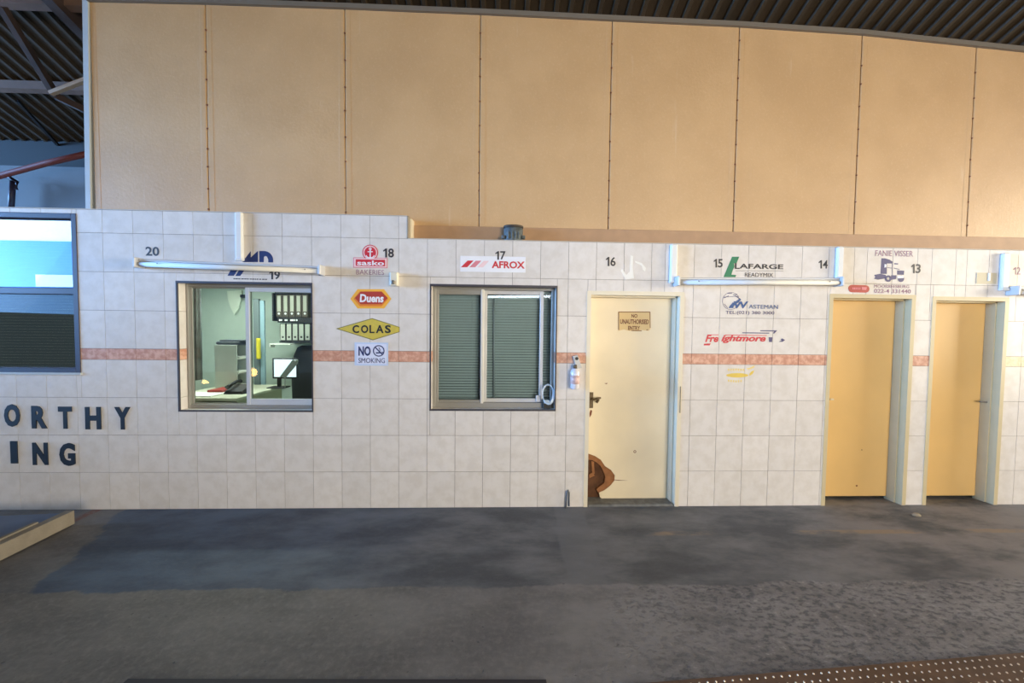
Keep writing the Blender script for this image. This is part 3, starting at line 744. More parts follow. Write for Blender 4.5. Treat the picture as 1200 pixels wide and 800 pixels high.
light_o = area('office_lamp', (.4, 1.0, 2.33), (.4, 1.0, 0), 1.6, .12, 44, (1.0, 1.0, .93)); light_o.parent = ol; light_o.matrix_parent_inverse = root_world(ol).inverted()

YO = 1.9
def unproj_box(mb, px0, py0, px1, py1, y0, y1, b=.004, mi=0):
    x0, x1, z0, z1 = rect(px0, py0, px1, py1, y0); mb.bbox(x0, x1, y0, y1, z0, z1, b, mi)
# curtain
cu = MB(); x0, x1 = W(224, 400, .3).x, W(240, 400, .42).x; rings = []
for z in (W(230, 338, .3).z+.1, W(230, 400, .3).z, W(230, 446, .3).z):
    fr_, bk_ = [], []
    for k in range(25):
        u = k/24; yy = .30+.03*math.sin(u*22)+.06*u; fr_.append(Vector((x0+(x1-x0)*u, yy, z))); bk_.append(Vector((x0+(x1-x0)*u, yy+.006, z)))
    rings.append(fr_+bk_[::-1])
cu.loft(rings, smooth=True); tag(cu.build('curtain', M_CLOTH), 'grey patterned curtain hanging inside the left edge of the office window', 'curtain')
# desk
zd = W(300, 456, 1.0).z
dk = thing('desk', (1.3, 1.0, 0), 'pale office desk seen through the sliding window', 'desk')
xa, xb = W(222, 460, .8).x, W(322, 455, 1.1).x
m = MB(); m.bbox(xa, xb, .45, 1.35, zd-.03, zd, .004); m.build('desk_top', mat('pale_desk_laminate', (206, 206, 184), .4), dk)
for xq in (xb-.06, xa+.03):
    m = MB(); m.bbox(xq, xq+.03, .5, 1.3, .012, zd-.03, .003); m.build('side_panel', mat('pale_desk_side', (190, 190, 164), .5), dk)
m = MB(); m.bbox(xa+.06, xb-.061, 1.26, 1.28, .3, zd-.03, .003); m.build('modesty_panel', MATS['pale_desk_side'], dk)
# pigeonhole cabinet on the desk
cb = thing('pigeonhole_cabinet', W(268, 440, 1.2), 'pale cabinet with open paper shelves standing on the desk', 'cabinet')
x0, x1, z0, z1 = rect(251.5, 404, 277.5, 441.5, 1.0); z0 = zd
m = MB(); m.bbox(x0, x1, 1.0, 1.014, z0, z1, .003); m.bbox(x0, x1, 1.196, 1.21, z0, z1, .003); m.bbox(x0, x0+.012, 1.013, 1.197, z0, z1, .003); m.build('side_body', mat('pale_cabinet', (196, 202, 196), .5), cb)
for k in range(4):
    m = MB(); zz = z0+(z1-z0-.012)*k/3; m.bbox(x0+.013, x1-.002, 1.015, 1.195, zz, zz+.012, .002); m.build('shelf', M_GREYP, cb)
for k in range(3):
    p = MB(); zz = z0+.0125+(z1-z0-.012)*k/3; p.bbox(x0+.03, x1+.004+.006*k, 1.02, 1.19, zz, zz+.028+.012*random.random(), .002)
    tag(p.build('paper_stack', M_PAPER), 'white papers on the %s shelf of the pale cabinet' % ('lowest', 'middle', 'upper')[k], 'papers', 'papers in the pigeonhole cabinet')
p = MB(); p.bbox(x0+.005, x1+.03, 1.01, 1.2, z1+.001, z1+.04, .01); p.bbox(x0+.04, x1+.08, 1.02, 1.15, z1+.04, z1+.06, .006)
tag(p.build('dark_folder', mat('dark_grey_folder', (58, 64, 70), .6)), 'dark folders lying on top of the pale cabinet', 'folder')
# cloth on the back wall
m = MB(); c = [(266, 341), (283, 340), (282, 352), (279, 362), (274.5, 368.5), (270, 360), (267, 350)]
m.prism([W(a, b, YO+.1) for a, b in c], (0, .03, 0)); tag(m.build('hanging_cloth', M_PALECLOTH), 'pale cloth hanging to a point on the office back wall', 'cloth')
m = MB(); unproj_box(m, 281, 345, 286.5, 348.5, YO+.05, YO+.14); tag(m.build('wall_hook', M_BLACK), 'small black hook on the office back wall beside the hanging cloth', 'hook')
# door edge / blueish post and yellow board
of = thing('inner_door', W(303, 470, 1.6), 'grey inner office door standing ajar with a glass strip', 'door')
m = MB(); unproj_box(m, 297, 350, 304, 470, 1.6, 1.64); m.build('stile', mat('grey_inner_door', (104, 116, 118), .5), of)
m = MB(); unproj_box(m, 304, 352, 310, 470, 1.62, 1.65); m.build('glass_strip', mat('blue_grey_glass', (150, 178, 190), .2), of)
m = MB(); unproj_box(m, 299.5, 396, 304.5, 421, 1.55, 1.58, .012); tag(m.build('yellow_bag', M_YCLOTH), 'yellow plastic file hanging on the grey inner door', 'file')
# binder shelves
sh = thing('binder_shelf', W(343, 372, 1.75), 'dark wall shelf with two rows of file binders', 'shelf')
m = MB(); unproj_box(m, 325, 372, 372, 378, 1.68, 1.95); m.build('middle_board', M_BLACK, sh)
m = MB(); unproj_box(m, 327, 399.5, 372, 401.5, 1.68, 1.95); m.build('lower_board', M_BLACK, sh)
m = MB(); unproj_box(m, 321.5, 342, 372, 344, 1.68, 1.95); m.build('upper_board', M_BLACK, sh)
m = MB(); unproj_box(m, 318.6, 343, 320.4, 376, 1.68, 1.95); m.build('side_board', M_BLACK, sh)
m = MB(); x = 327
for wv in (3, 2, 0, 3, 1.5, 0, 5, 3, 2, 3): 
    if wv: poly(m, [(x, 374), (x+wv*.6, 374), (x+wv*.6, 376), (x, 376)], -.001, Y0=1.68)
    x += 2.2
m.build('shelf_label_marks', M_PAPER, sh)
ORD = ('leftmost', 'second from the left', 'middle', 'second from the right', 'rightmost')
def binder(px, w, py0, py1, body, k, row):
    b = thing('file_binder', W(px+w/2, py1, 1.69), '%s %s file binder on the %s row of the office shelf' % (ORD[k], 'dark' if row == 'upper' else 'pale', row), 'binder', 'file binders on the office shelf')
    m = MB(); x0, x1, z0, z1 = rect(px, py0, px+w, py1, 1.69); m.bbox(x0, x1, 1.69, 1.93, z0, z1, .006); m.build('cover', body, b)
    m = MB()
    if row == 'upper': plate(m, px+1.6, py0+1.5, px+w-1.6, py1-7, -.001, .002, Y0=1.69)
    else: plate(m, px+.8, py0+1, px+w-.8, py1-1, -.001, .002, Y0=1.69)
    m.build('spine_label', mat('grey_spine_label', (168, 170, 156), .6) if row == 'upper' else mat('pale_spine_label', (170, 174, 164), .6), b)
    m = MB(); disc(m, px+w/2, py1-4.5, 1.3, -.003, Y0=1.69); m.build('finger_ring', M_ALU if row == 'upper' else M_BLACK, b)
M_BND = mat('dark_binder', (70, 62, 52), .6); M_BND2 = mat('black_binder', (34, 34, 36), .6)
for k in range(5):
    binder(323.2+k*7.6, 7.2, 345, 371.8, M_BND, k, 'upper'); binder(328+k*7.2, 6.8, 378.6, 399.3, M_BND2, k, 'lower')
ws = MB(); unproj_box(ws, 315.5, 402.5, 340, 404, 1.6, 1.9); unproj_box(ws, 315.5, 403, 317, 407, 1.6, 1.7)
tag(ws.build('small_wall_shelf', M_PAPER), 'small empty white shelf below the binders', 'shelf')
# monitor, document, chair, red folder, telephone
mo = thing('monitor', W(326, 456, 1.15), 'computer monitor with a bright white screen on the office desk', 'monitor')
m = MB(); unproj_box(m, 319, 419.5, 348.5, 443.5, 1.1, 1.14); m.build('bezel', M_BLACK, mo)
m = MB(); plate(m, 321, 421, 347, 441.5, -.002, .002, Y0=1.1); m.build('screen', M_SCREEN, mo)
m = MB(); q0 = W(327, 443, 1.13); m.bbox(q0.x-.02, q0.x+.02, 1.12, 1.15, zd+.012, q0.z+.02, .004); m.bbox(q0.x-.1, q0.x+.1, 1.04, 1.2, zd, zd+.014, .005); m.build('stand', M_BLACK, mo)
m = MB(); m.prism([W(328, 441, .98), W(334, 443, .98), W(349, 425, .98), (W(343, 421, .98))], (0, .012, 0)); m.lathe([(.0, 0), (.02, .002), (.02, .02), (0, .022)], W(348, 422.5, .97), 'y', 12)
m.tube([W(334, 442, .99), W(334, 455, .99)], .006, 8)
tag(m.build('document_holder', M_GREYP), 'tilted grey document holder in front of the bright monitor', 'document holder')
ch = thing('office_chair', (W(350, 470, 1.5).x, 1.5, 0), 'black high backed office chair behind the monitor and desk', 'chair')
cx_ = W(351, 440, 1.5).x
m = MB(); zt_ = W(350, 406, 1.5).z
R = []
for z, hw in ((.52, .20), (.6, .25), (.95, .27), (zt_-.15, .25), (zt_-.03, .20), (zt_, .14)):
    R.append([Vector((cx_+math.sin(t*2*math.pi/16)*hw, 1.78+math.cos(t*2*math.pi/16)*.05+(z-.6)*.06, z)) for t in range(16)])
m.loft(R, smooth=True); m.build('backrest', M_BLACK, ch)
m = MB(); m.bbox(cx_-.25, cx_+.25, 1.36, 1.8, .42, .52, .04); m.build('seat', M_BLACK, ch)
m = MB(); m.tube([(cx_, 1.6, .1), (cx_, 1.6, .44)], .03, 10)
for k in range(5):
    t = k*2*math.pi/5; m.tube([(cx_, 1.6, .12), (cx_+math.cos(t)*.26, 1.6+math.sin(t)*.26, .06)], [.025, .018], 8)
    m.lathe([(0, -.02), (.03, -.015), (.03, .015), (0, .02)], (cx_+math.cos(t)*.26, 1.6+math.sin(t)*.26, .04), 'y', 10)
m.build('swivel_base', M_BLACK, ch)
m = MB(); c0 = W(262, 461, .8); m.bbox(c0.x-.12, c0.x+.05, .72, .95, zd, zd+.035, .006); tag(m.build('red_folder', M_REDCL), 'red folder lying on the office desk', 'folder')
tp = thing('telephone', W(280, 466, .75), 'dark desk telephone beside the red folder', 'telephone')
c0 = W(279, 462, .75); m = MB(); m.loft([[c0+Vector((sx*.10, sy, 0)) for sx, sy in ((-1, -.08), (1, -.08), (1, .1), (-1, .1))], [c0+Vector((sx*.09, sy, h)) for sx, sy, h in ((-1, -.07, .03), (1, -.07, .03), (1, .09, .09), (-1, .09, .09))]])
for v in range(len(m.v)): m.v[v] = (m.v[v][0], m.v[v][1], m.v[v][2]-c0.z+zd)
m.build('body', M_BLACK, tp)
m = MB(); m.tube([(c0.x-.07, .68, zd+.07), (c0.x-.06, .74, zd+.1), (c0.x-.06, .82, zd+.12), (c0.x-.06, .88, zd+.11)], [.024, .016, .016, .024], 8); m.build('handset', M_BLACK, tp)
m = MB(); c0 = W(233, 463, .6); m.bbox(c0.x-.16, c0.x+.2, .5, .75, zd, zd+.012, .002); tag(m.build('loose_paper', M_PAPER), 'loose white papers at the left end of the office desk', 'papers')

# lamps behind the camera whose reflections show in the panes
def mirror_at(px, py, yw, Y):
    p = W(px, py, yw); d = ray(px, py); d = Vector((d.x, -d.y, d.z)); return p + d*((Y-p.y)/d.y)
tb = thing('lane_tube_light', mirror_at(610, 347, .13, -9.8), 'lit tube light on the opposite wall of the lane', 'lamp')
pa, pb = mirror_at(572, 347.5, .13, -9.7), mirror_at(648, 347, .13, -9.7)
m = MB(); m.tube([pa, pb], .045, 10); m.build('tube', mat('lit_lane_tube', (236, 246, 255), .4, emit=24), tb)
m = MB(); m.bbox(pa.x-.05, pb.x+.05, -9.9, -9.76, pa.z-.06, pa.z+.06, .01); m.build('housing', M_WHITEP, tb)
for px, py, lab in ((238, 450, 'warm round work lamp standing on the left across the lane'), (297, 436, 'warm round work lamp standing on the right across the lane')):
    c = mirror_at(px, py, .11, -7.0); t = thing('work_lamp', (c.x, c.y, 0), lab, 'lamp', 'work lamps across the lane')
    m = MB(); m.lathe([(0, -.12), (.09, -.08), (.12, 0), (.09, .06), (0, .08)], c, 'y', 16); m.build('lamp_lens', mat('lit_warm_lens', (255, 196, 112), .4, emit=34), t)
    m = MB(); m.tube([(c.x, c.y, .02), (c.x, c.y, c.z-.1)], .025, 8); m.lathe([(.2, 0), (.2, .02), (.03, .04)], (c.x, c.y, 0), 'z', 16); m.build('stand', M_DKMETAL, t)

# ------------------------------------------------------------------ strip lights
def strip_light(px0, py0, px1, py1, label, hpx=8.5):
    Yc = -.045; a, b = W(px0, py0, Yc), W(px1, py1, Yc)
    t = thing('strip_light', (a+b)/2+Vector((0, .045, 0)), label, 'strip light', 'fluorescent battens under the lane numbers')
    L = (b-a).length; mt = Matrix.Translation((a+b)/2) @ Matrix.Rotation(-math.atan2((b-a).z, (b-a).x), 4, 'Y')
    h = MB()
    pr = [(.045, .040), (-.020, .032), (-.026, .026), (-.026, .016), (-.006, .012), (-.006, -.010), (.045, -.014)]
    h.loft([[mt @ Vector((x, y, z)) for y, z in pr] for x in (-L/2+.02, L/2-.02)]); h.build('housing', M_ALU, t)
    h = MB(); h.tube([mt @ Vector((-L/2+.03, -.020, -.012)), mt @ Vector((L/2-.03, -.020, -.012))], .0205, 14); h.build('tube', mat('unlit_white_tube', (232, 232, 230), .65, spec=.2), t)
    for s in (-1, 1):
        e = MB(); e.bbox(s*L/2-.012, s*L/2+.012, -.05, .045, -.045, .044, .006, mtx=mt); e.build('end_cap', M_ALU, t)
    for fx in (-.38, .42):
        e = MB(); e.lathe([(.006, 0), (.005, .004), (0, .005)], mt @ Vector((L*fx, -.041, -.004)), 'y', 8); e.build('screw', M_STEEL, t)
    return t
strip_light(163, 308, 377, 316.5, 'white strip light above the office sliding window, below number 20')
strip_light(793, 329.5, 983, 330, 'white strip light above the pier of logos between broken door and tan door')
strip_light(1187, 340.5, 1262, 345, 'white strip light cut by the right edge below number 12')

def conduit(px0, px1, py0, py1, label):
    x0, x1 = W(px0, 300, -.02).x, W(px1, 300, -.02).x; c = W((px0+px1)/2, py0, 0); z1, z0 = c.z, W((px0+px1)/2, py1, -.02).z
    m = MB(); m.bbox(x0, x1, -.034, .0, z0, z1, .010)
    t = thing('cable_trunking', ((x0+x1)/2, 0, z0), label, 'cable trunking', 'vertical white cable trunking')
    m.build('cover', M_WHITEP, t)
    m = MB(); m.bbox(x0-.003, x1+.003, -.037, .0, z0-.012, z0+.012, .006); m.build('lower_end', M_WHITEP, t)
conduit(276.5, 285, 249, 304, 'white vertical trunking above the office window beside the blue logo')
conduit(785.5, 793.5, 286.5, 330, 'white vertical trunking at upper right of the broken door')
conduit(980.5, 988, 289.5, 328, 'white vertical trunking just right of number 14')
conduit(1174.5, 1183, 297, 339, 'white vertical trunking between number 13 and number 12')

# junction box
jb = thing('junction_box', W(463, 326, 0), 'small white junction box below number 18', 'box')
x0, x1, z0, z1 = rect(457.5, 319, 467, 335, -.03)
m = MB(); m.bbox(x0, x1, -.06, 0, z0, z1, .008); m.build('body', mat('ivory_plastic', (224, 218, 200), .45), jb)
m = MB(); m.lathe([(.018, 0), (.018, .012), (.008, .014), (0, .014)], (x0+.034, -.06, z0+.03), 'y', 16); m.build('cable_gland', M_STEEL, jb)
# cast box on the ledge
gb = thing('weathered_box', W(601, 284, .06), 'grey weathered metal box standing on the ledge above number 17', 'box')
c = W(601.5, 283, .06); zt_ = W(601, 264.5, .06).z; zl = ZA+.006
hw = (W(614, 275, .06).x-W(590.5, 275, .06).x)/2
R = [[Vector((c.x+math.cos(t*math.pi/12)*hw*k*(1 if True else 1), .068+math.sin(t*math.pi/12)*.055*k, z)) for t in range(24)] for z, k in ((zl, .86), (zl+.008, .92), (zt_-.03, .96), (zt_-.028, .9), (zt_-.02, .9))]
m = MB(); m.loft(R, smooth=True); m.build('body', M_GREYCAN, gb)
R = [[Vector((c.x+math.cos(t*math.pi/12)*hw*k, .068+math.sin(t*math.pi/12)*.058*k, z)) for t in range(24)] for z, k in ((zt_-.02, .98), (zt_-.006, 1.0), (zt_, .94))]
m = MB(); m.loft(R, smooth=True); m.build('lid', mat('dark_rusty_lid', (74, 66, 58), .6, .2), gb)
for s in (-1, 1):
    m = MB(); m.bbox(c.x+s*hw-.016, c.x+s*hw+.016, .03, .06, zl+.02, zl+.055, .006); m.build('side_lug', M_GREYCAN, gb)
m = MB()
for k in (-.5, -.15, .2, .5): m.bbox(c.x+hw*k-.006, c.x+hw*k+.006, .009+abs(k)*.012, .03, zl+.02, zl+.085, .003)
m.build('cooling_rib', M_GREYCAN, gb)

# bottle dispenser
dp = thing('soap_dispenser', W(675, 440, 0), 'clear plastic bottle hanging from a steel bracket left of the broken door', 'dispenser')
m = MB(); m.prism([W(671.5, 417.5, -.03), W(677, 416, -.03), W(682, 431, -.03), (W(676, 432, -.03))], (0, .028, 0)); m.build('bracket', mat('grey_bracket', (186, 188, 190), .5, .2), dp)
m = MB(); disc(m, 676, 420, 1.9, -.034, t=.004); m.build('bracket_hole', M_BLACK, dp)
c = W(673.8, 443, -.05); m = MB()
m.lathe([(.0, -.105), (.03, -.10), (.04, -.085), (.041, .06), (.034, .075), (.014, .088), (.013, .10), (0, .10)], c, 'z', 20); m.build('bottle', M_CLEARB, dp)
m = MB(); m.lathe([(.018, .09), (.018, .118), (.012, .124), (0, .124)], c, 'z', 14); m.build('cap', M_RUST, dp)
m = MB(); m.lathe([(.0418, -.05), (.0418, .03)], c, 'z', 20); m.build('label_band', mat('pinkish_label', (222, 190, 186), .5, var=.3, scale=50), dp)

# hook at floor, stone
m = MB(); a = W(664.3, 596, -.03)
m.tube([Vector((a.x-.008, -.02, 0)), Vector((a.x-.006, -.02, .10)), Vector((a.x, -.02, .155)), Vector((a.x+.012, -.02, .168)), Vector((a.x+.02, -.02, .15)), Vector((a.x+.02, -.02, .02))], .0085, 10)
tag(m.build('floor_hook', mat('galvanised_hook', (120, 122, 124), .45, .5)), 'short grey steel hook rising from the floor left of the broken door', 'hook')
g0 = G(1074, 603, .01); m = MB(); random.seed(3)
m.loft([[g0+Vector((math.cos(k*.785)*r*random.uniform(.8, 1.2)*1.5, math.sin(k*.785)*r, z-.01)) for k in range(8)] for r, z in ((.02, 0), (.028, .01), (.014, .024))])
tag(m.build('stone_chip', mat('pale_stone', (160, 146, 122), .9)), 'small pale stone chip on the floor between the two tan doors', 'stone')

# raised platform
pf = thing('raised_platform', (-1.2, -1.6, 0), 'low raised platform with a pale edge board at the left', 'platform')
hP = .125; e1 = G(87.5, 615, 0); e0 = G(0, 659, 0)
dirp = (e0-e1); dirp.z = 0; dirp.normalize(); q1 = e1; q0 = e1+dirp*2.6; inn = Vector((-abs(dirp.y), dirp.x*(1 if dirp.y < 0 else -1), 0)); inn = Vector((dirp.y, -dirp.x, 0))
if inn.x > 0: inn = -inn
m = MB(); base = [q1, q0, q0+inn*.06, q1+inn*.06]; m.loft([[p+Vector((0, 0, z)) for p in base] for z in (0.012, hP)]); m.build('edge_board', M_KERB, pf)
m = MB(); base = [q1+inn*.06-dirp*0, q0+inn*.06, q0+inn*3, q1+inn*3]; m.loft([[p+Vector((0, 0, z)) for p in base] for z in (0, hP-.02)]); m.build('slab', M_SLAB, pf)
m = MB(); s1, s0 = q1+dirp*.2+inn*.06, q0+inn*.06; base = [s1, s0, s0+inn*.03, s1+inn*.03]; m.loft([[p+Vector((0, 0, z)) for p in base] for z in (hP-.02, hP+.012)]); m.build('edge_lip', M_KERB, pf)

# checker plate and dark plate near the viewer
A, Bp = G(815, 797, 0), G(1200, 766, 0); d = (Bp-A); d.z = 0; L = d.length; d.normalize(); n_ = Vector((d.y, -d.x, 0))
ck = thing('checker_plate', A, 'rusty studded steel plate on the floor at lower right', 'steel plate')
q = [A-d*.35, Bp+d*.6, Bp+d*.6+n_*.8, A-d*.35+n_*.8]
m = MB(); m.loft([[p+Vector((0, 0, z)) for p in q] for z in (0, .008)]); m.build('plate', M_CHECK, ck)
m = MB(); i = 0; v_ = .022
while v_ < .42:
    u_ = -.33+(.0 if i % 2 == 0 else .0)
    while u_ < L+.3:
        c = A+d*u_+n_*v_; c.z = .008
        r = .0050; m.loft([[c+Vector((math.cos(k*1.0472)*r, math.sin(k*1.0472)*r, 0)) for k in range(6)], [c+Vector((math.cos(k*1.0472)*r*.6, math.sin(k*1.0472)*r*.6, .004)) for k in range(6)]])
        u_ += .042
    v_ += .036; i += 1
so_ = m.build('studs', M_STUD, ck); so_['kind'] = 'stuff'
A2, B2 = G(150, 796, 0), G(640, 797, 0)
m = MB(); m.loft([[p+Vector((0, 0, z)) for p in (A2, B2, B2+Vector((0, -.4, 0)), A2+Vector((0, -.4, 0)))] for z in (0, .005)])
tag(m.build('floor_strip', M_DKPLATE), 'dark steel strip in the floor at the bottom edge', 'steel strip')

# ------------------------------------------------------------------ wall letters and numbers
for ch_, r, lab in (
    ('O', (4.5, 473.5, 23, 500), 'large black letter O on the tiles at far left'), ('R', (36.7, 475.5, 54.6, 502), 'large black letter R on the tiles under the mirrored window'),
    ('T', (68, 476.3, 84, 502.3), 'large black letter T on the tiles between R and H'), ('H', (99.6, 476.7, 118, 503), 'large black letter H on the tiles left of Y'),
    ('Y', (134, 476.8, 152.5, 503.2), 'large black letter Y at the end of the upper word'), ('I', (12, 516.8, 20.2, 543), 'large black letter I at the left of the lower word'),
    ('N', (37.8, 518.6, 55.8, 544.8), 'large black letter N in the middle of the lower word'), ('G', (69.3, 519, 87.7, 545.8), 'large black letter G at the end of the lower word')):
    m = MB(); text(m, ch_, *r, y=-.006, bold=.045, t=.006)
    tag(m.build('wall_letter', M_BLACKL), lab, 'letter', 'large black letters on the tiled wall')
for s, r, lab in (
    ('20', (170.5, 289, 186.5, 299.7), 'dark number 20 above the left end of the strip light'), ('19', (315.5, 317.2, 328, 327.2), 'dark number 19 under the strip light over the office window'),
    ('18', (449, 291, 461.5, 301.6), 'dark number 18 right of the red anchor logo'), ('17', (580.5, 294.2, 592.5, 304.2), 'dark number 17 above the white sign with red stripes'),
    ('16', (710, 301, 721.5, 311.7), 'dark number 16 above the broken cream door'), ('15', (836.5, 303.3, 847, 313.3), 'dark number 15 left of the green slanted logo'),
    ('14', (959.5, 304.8, 970, 314.5), 'dark number 14 left of a white vertical trunking'), ('13', (1068, 309.3, 1079, 320), 'dark number 13 right of the blue truck logo'),
    ('12', (1188, 313, 1196, 321.5), 'faded outlined number 12 at the right edge')):
    m = MB(); bd = .02 if s != '12' else -.002
    if s[0] == '1':
        a0, b0, a1, b1 = r; w_ = (a1-a0); xr = a0+w_*.36; th_ = w_*(.17 if s != '12' else .09); hh = b1-b0
        poly(m, [(xr-th_, b1), (xr-th_, b0+hh*.24), (a0, b0+hh*.36), (a0, b0+hh*.22), (xr-th_*.75, b0), (xr, b0), (xr, b1)], -.0015)
        if s[1] == '1': pass
        text(m, s[1], a0+w_*.47, b0, a1, b1, y=-.0015, bold=bd)
    else: text(m, s, *r, y=-.0015, bold=bd)
    tag(m.build('lane_number', M_NUM if s != '12' else M_MAUVE), lab, 'number', 'lane numbers on the tiled wall')

# ------------------------------------------------------------------ signs and logos
SG = 'company signs stuck on the tiled wall'
def sign(px, py, label, name='company_sign', group=SG, Y=0.0): return thing(name, W(px, py, Y), label, 'sign', group)
def part(t, name, m, mats): return m.build(name, mats, t)
# blue slanted logo above window 2
t = sign(300, 310, 'navy blue logo of slanted strokes behind the strip light over the office window')
m = MB(); poly(m, [(284.5, 306), (293.8, 294.2), (293.8, 301.5), (302.3, 293.8), (302.3, 307), (284.5, 307)])
o = []
for k in range(9): a = math.pi/2*(1-k/8); o.append((309+11*math.cos(a), 304.5-10.6*math.sin(a)))
poly(m, [(303.8, 307), (303.8, 293.9)]+o+[(320, 307.4), (314.4, 307.3), (314.2, 303.5), (312.8, 300.6), (310.6, 299.8), (309.2, 301.2), (309, 307.1)])
poly(m, [(271, 315), (279, 315), (274, 323), (266.5, 323)]); poly(m, [(281, 315), (287.5, 315), (281.5, 323.2), (275.8, 323.2)])
part(t, 'emblem', m, M_NAVY)
m = MB()
x = 273.5
while x < 312: w_ = random.uniform(1.5, 3); poly(m, [(x, 325.9+(x-273)*.02), (x+w_, 325.9+(x-273)*.02), (x+w_, 327+(x-273)*.02), (x, 327+(x-273)*.02)]); x += w_+random.choice((.5, .6, 1.2))
part(t, 'fine_print', m, M_NUM)
# red bakery sign
t = sign(434, 308, 'red sign with an anchor in a circle above the word BAKERIES')
m = MB(); plate(m, 414, 301.8, 454, 313.8, -.0016, .0016); plate(m, 414.9, 302.6, 453.1, 313, -.0022, .002, 1); plate(m, 416.8, 304, 451.2, 311.6, -.0030, .002); part(t, 'name_plate', m, [M_PINK, M_PALEPINK, M_RED])
m.mi  # materials: border, ground
m = MB(); plate(m, 416.8, 304, 451.2, 311.6, -.0034, .001); part(t, 'name_ground', m, M_RED)
m = MB(); text(m, 'sasko', 418.5, 305.2, 450, 310.8, y=-.0042, bold=.022); part(t, 'lettering', m, M_WHITEV)
m = MB(); disc(m, 433.8, 295.8, 9.2, -.0018, 0); disc(m, 433.8, 295.8, 8.2, -.0026, 1); disc(m, 433.8, 295.8, 6.8, -.0034, 0); part(t, 'round_badge', m, [M_RED, M_PALEPINK])
m = MB(); line(m, (433.8, 292.5), (433.8, 301.5), 1.3, -.0042); line(m, (430.8, 294.8), (436.8, 294.8), 1.1, -.0042); disc(m, 433.8, 291.4, 1.6, -.0042, ri_px=.7)
pp_ = [(429.2+4.6*(1-math.cos(math.pi*k/8)), 299+3.0*math.sin(math.pi*k/8)) for k in range(9)]
for p_, q_ in zip(pp_[:-1], pp_[1:]): line(m, p_, q_, 1.1, -.0042)
part(t, 'anchor', m, M_WHITEV)
m = MB(); text(m, 'BAKERIES', 417.5, 316, 450, 321.8, y=-.0012, bold=-.005); part(t, 'lower_lettering', m, M_MAUVE)
# orange hexagon sign
t = sign(434, 349.5, 'amber and red six sided sign with white curly lettering')
def hexa(cx, cy, hx, hy, cut_): return [(cx-hx, cy), (cx-hx+cut_, cy-hy), (cx+hx-cut_, cy-hy), (cx+hx, cy), (cx+hx-cut_, cy+hy), (cx-hx+cut_, cy+hy)]
m = MB(); poly(m, hexa(434.5, 350, 24, 11.3, 8.5), -.0014); part(t, 'border', m, M_AMBER)
m = MB(); poly(m, hexa(434.5, 350, 20.2, 8.8, 7.5), -.0022); part(t, 'orange_ground', m, M_ORANGE)
m = MB(); poly(m, hexa(435, 349, 19.2, 7.4, 7), -.0030); part(t, 'red_ground', m, M_RED2)
m = MB(); text(m, 'Duens', 421.5, 344.6, 449.5, 354.2, y=-.0040, bold=.035, shear=.1); part(t, 'lettering', m, M_WHITEV)
# yellow diamond
t = sign(432, 385, 'yellow diamond sign with dark capital letters')
m = MB(); poly(m, [(393.3, 385), (436, 372.6), (468.3, 383), (468.3, 389), (437, 398.6)], -.0010); part(t, 'border', m, mat('olive_vinyl', (132, 124, 64), .6))
m = MB(); poly(m, [(396.5, 385), (436, 373.7), (467.6, 383.6), (467.6, 388.4), (437, 397.5)], -.0018); part(t, 'diamond', m, M_YELLOW)
for sx in (402.4, 435.6):
    pass
m = MB(); text(m, 'C', 413, 380.8, 420.8, 390.2, y=-.0028, bold=.03); text(m, 'O', 423, 380.8, 431.5, 390.2, y=-.0028, bold=.03); text(m, 'L', 433, 380.8, 438.8, 390.2, y=-.0028, bold=.02)
text(m, 'A', 440.5, 380.8, 449.6, 390.2, y=-.0028, bold=.03); text(m, 'S', 451, 380.8, 458, 390.2, y=-.0028, bold=.03); part(t, 'lettering', m, M_BLACKL)
# no smoking
t = sign(435, 414.5, 'pale blue no smoking sign with a struck out cigarette', 'warning_sign', None)
m = MB(); plate(m, 415.5, 401.2, 455, 428.2, -.003, .003); part(t, 'plate', m, M_SIGNB)
m = MB(); plate(m, 418, 403, 453, 426.4, -.0036, .001); part(t, 'ground', m, mat('pale_lilac_ground', (220, 226, 248), .5))
m = MB(); text(m, 'NO', 420, 405.6, 434.3, 416.8, y=-.0046, bold=.035); text(m, 'SMOKING', 420, 419.4, 451, 425.2, y=-.0046, bold=.0); part(t, 'lettering', m, M_NAVY)
m = MB(); disc(m, 443.8, 411, 6.8, -.0046, ri_px=5.6); line(m, (439.6, 406.8), (448, 415.2), 1.3, -.0046); line(m, (440.5, 413.4), (446.8, 413), 1.5, -.0052); line(m, (447.4, 413), (449, 412.9), 1.5, -.0052); line(m, (444, 407), (445.4, 410), .7, -.0052); line(m, (445.4, 410), (444.6, 411.5), .7, -.0052); part(t, 'smoking_symbol', m, M_NAVY)
# white sign with red stripes
t = sign(578, 309, 'white sign with red slanted stripes and red capitals')
m = MB(); plate(m, 539.5, 300.2, 616, 318.8, -.0014, .0014); part(t, 'plate', m, M_WHITEV)
for pts_, mm in (([(540, 313), (548, 305.2), (555, 305.2), (547.5, 313)], M_RED), ([(550, 313), (557.5, 305.4), (564, 305.4), (557, 313)], M_PINK), ([(559.5, 313), (567, 305.6), (573, 305.6), (566, 313)], M_PALEPINK)):
    m = MB(); poly(m, pts_, -.0022); part(t, 'stripe', m, mm)
m = MB(); text(m, 'AFROX', 576.3, 306, 615, 314.4, y=-.0024, bold=.03); part(t, 'lettering', m, M_RED)
# glue residue above the broken door
m = MB(); poly(m, [(739, 299), (742, 300), (741.5, 314), (743, 326), (733, 327.5), (727.5, 317), (729, 315), (734, 322), (738, 318)], -.0008); poly(m, [(744, 305.5), (752, 308), (757, 314), (756, 318), (753.5, 316), (752, 311), (744.5, 307.5)], -.0008)
tag(m.build('sticker_residue', M_GHOST), 'white glue left from a removed sticker above the broken door', 'residue')
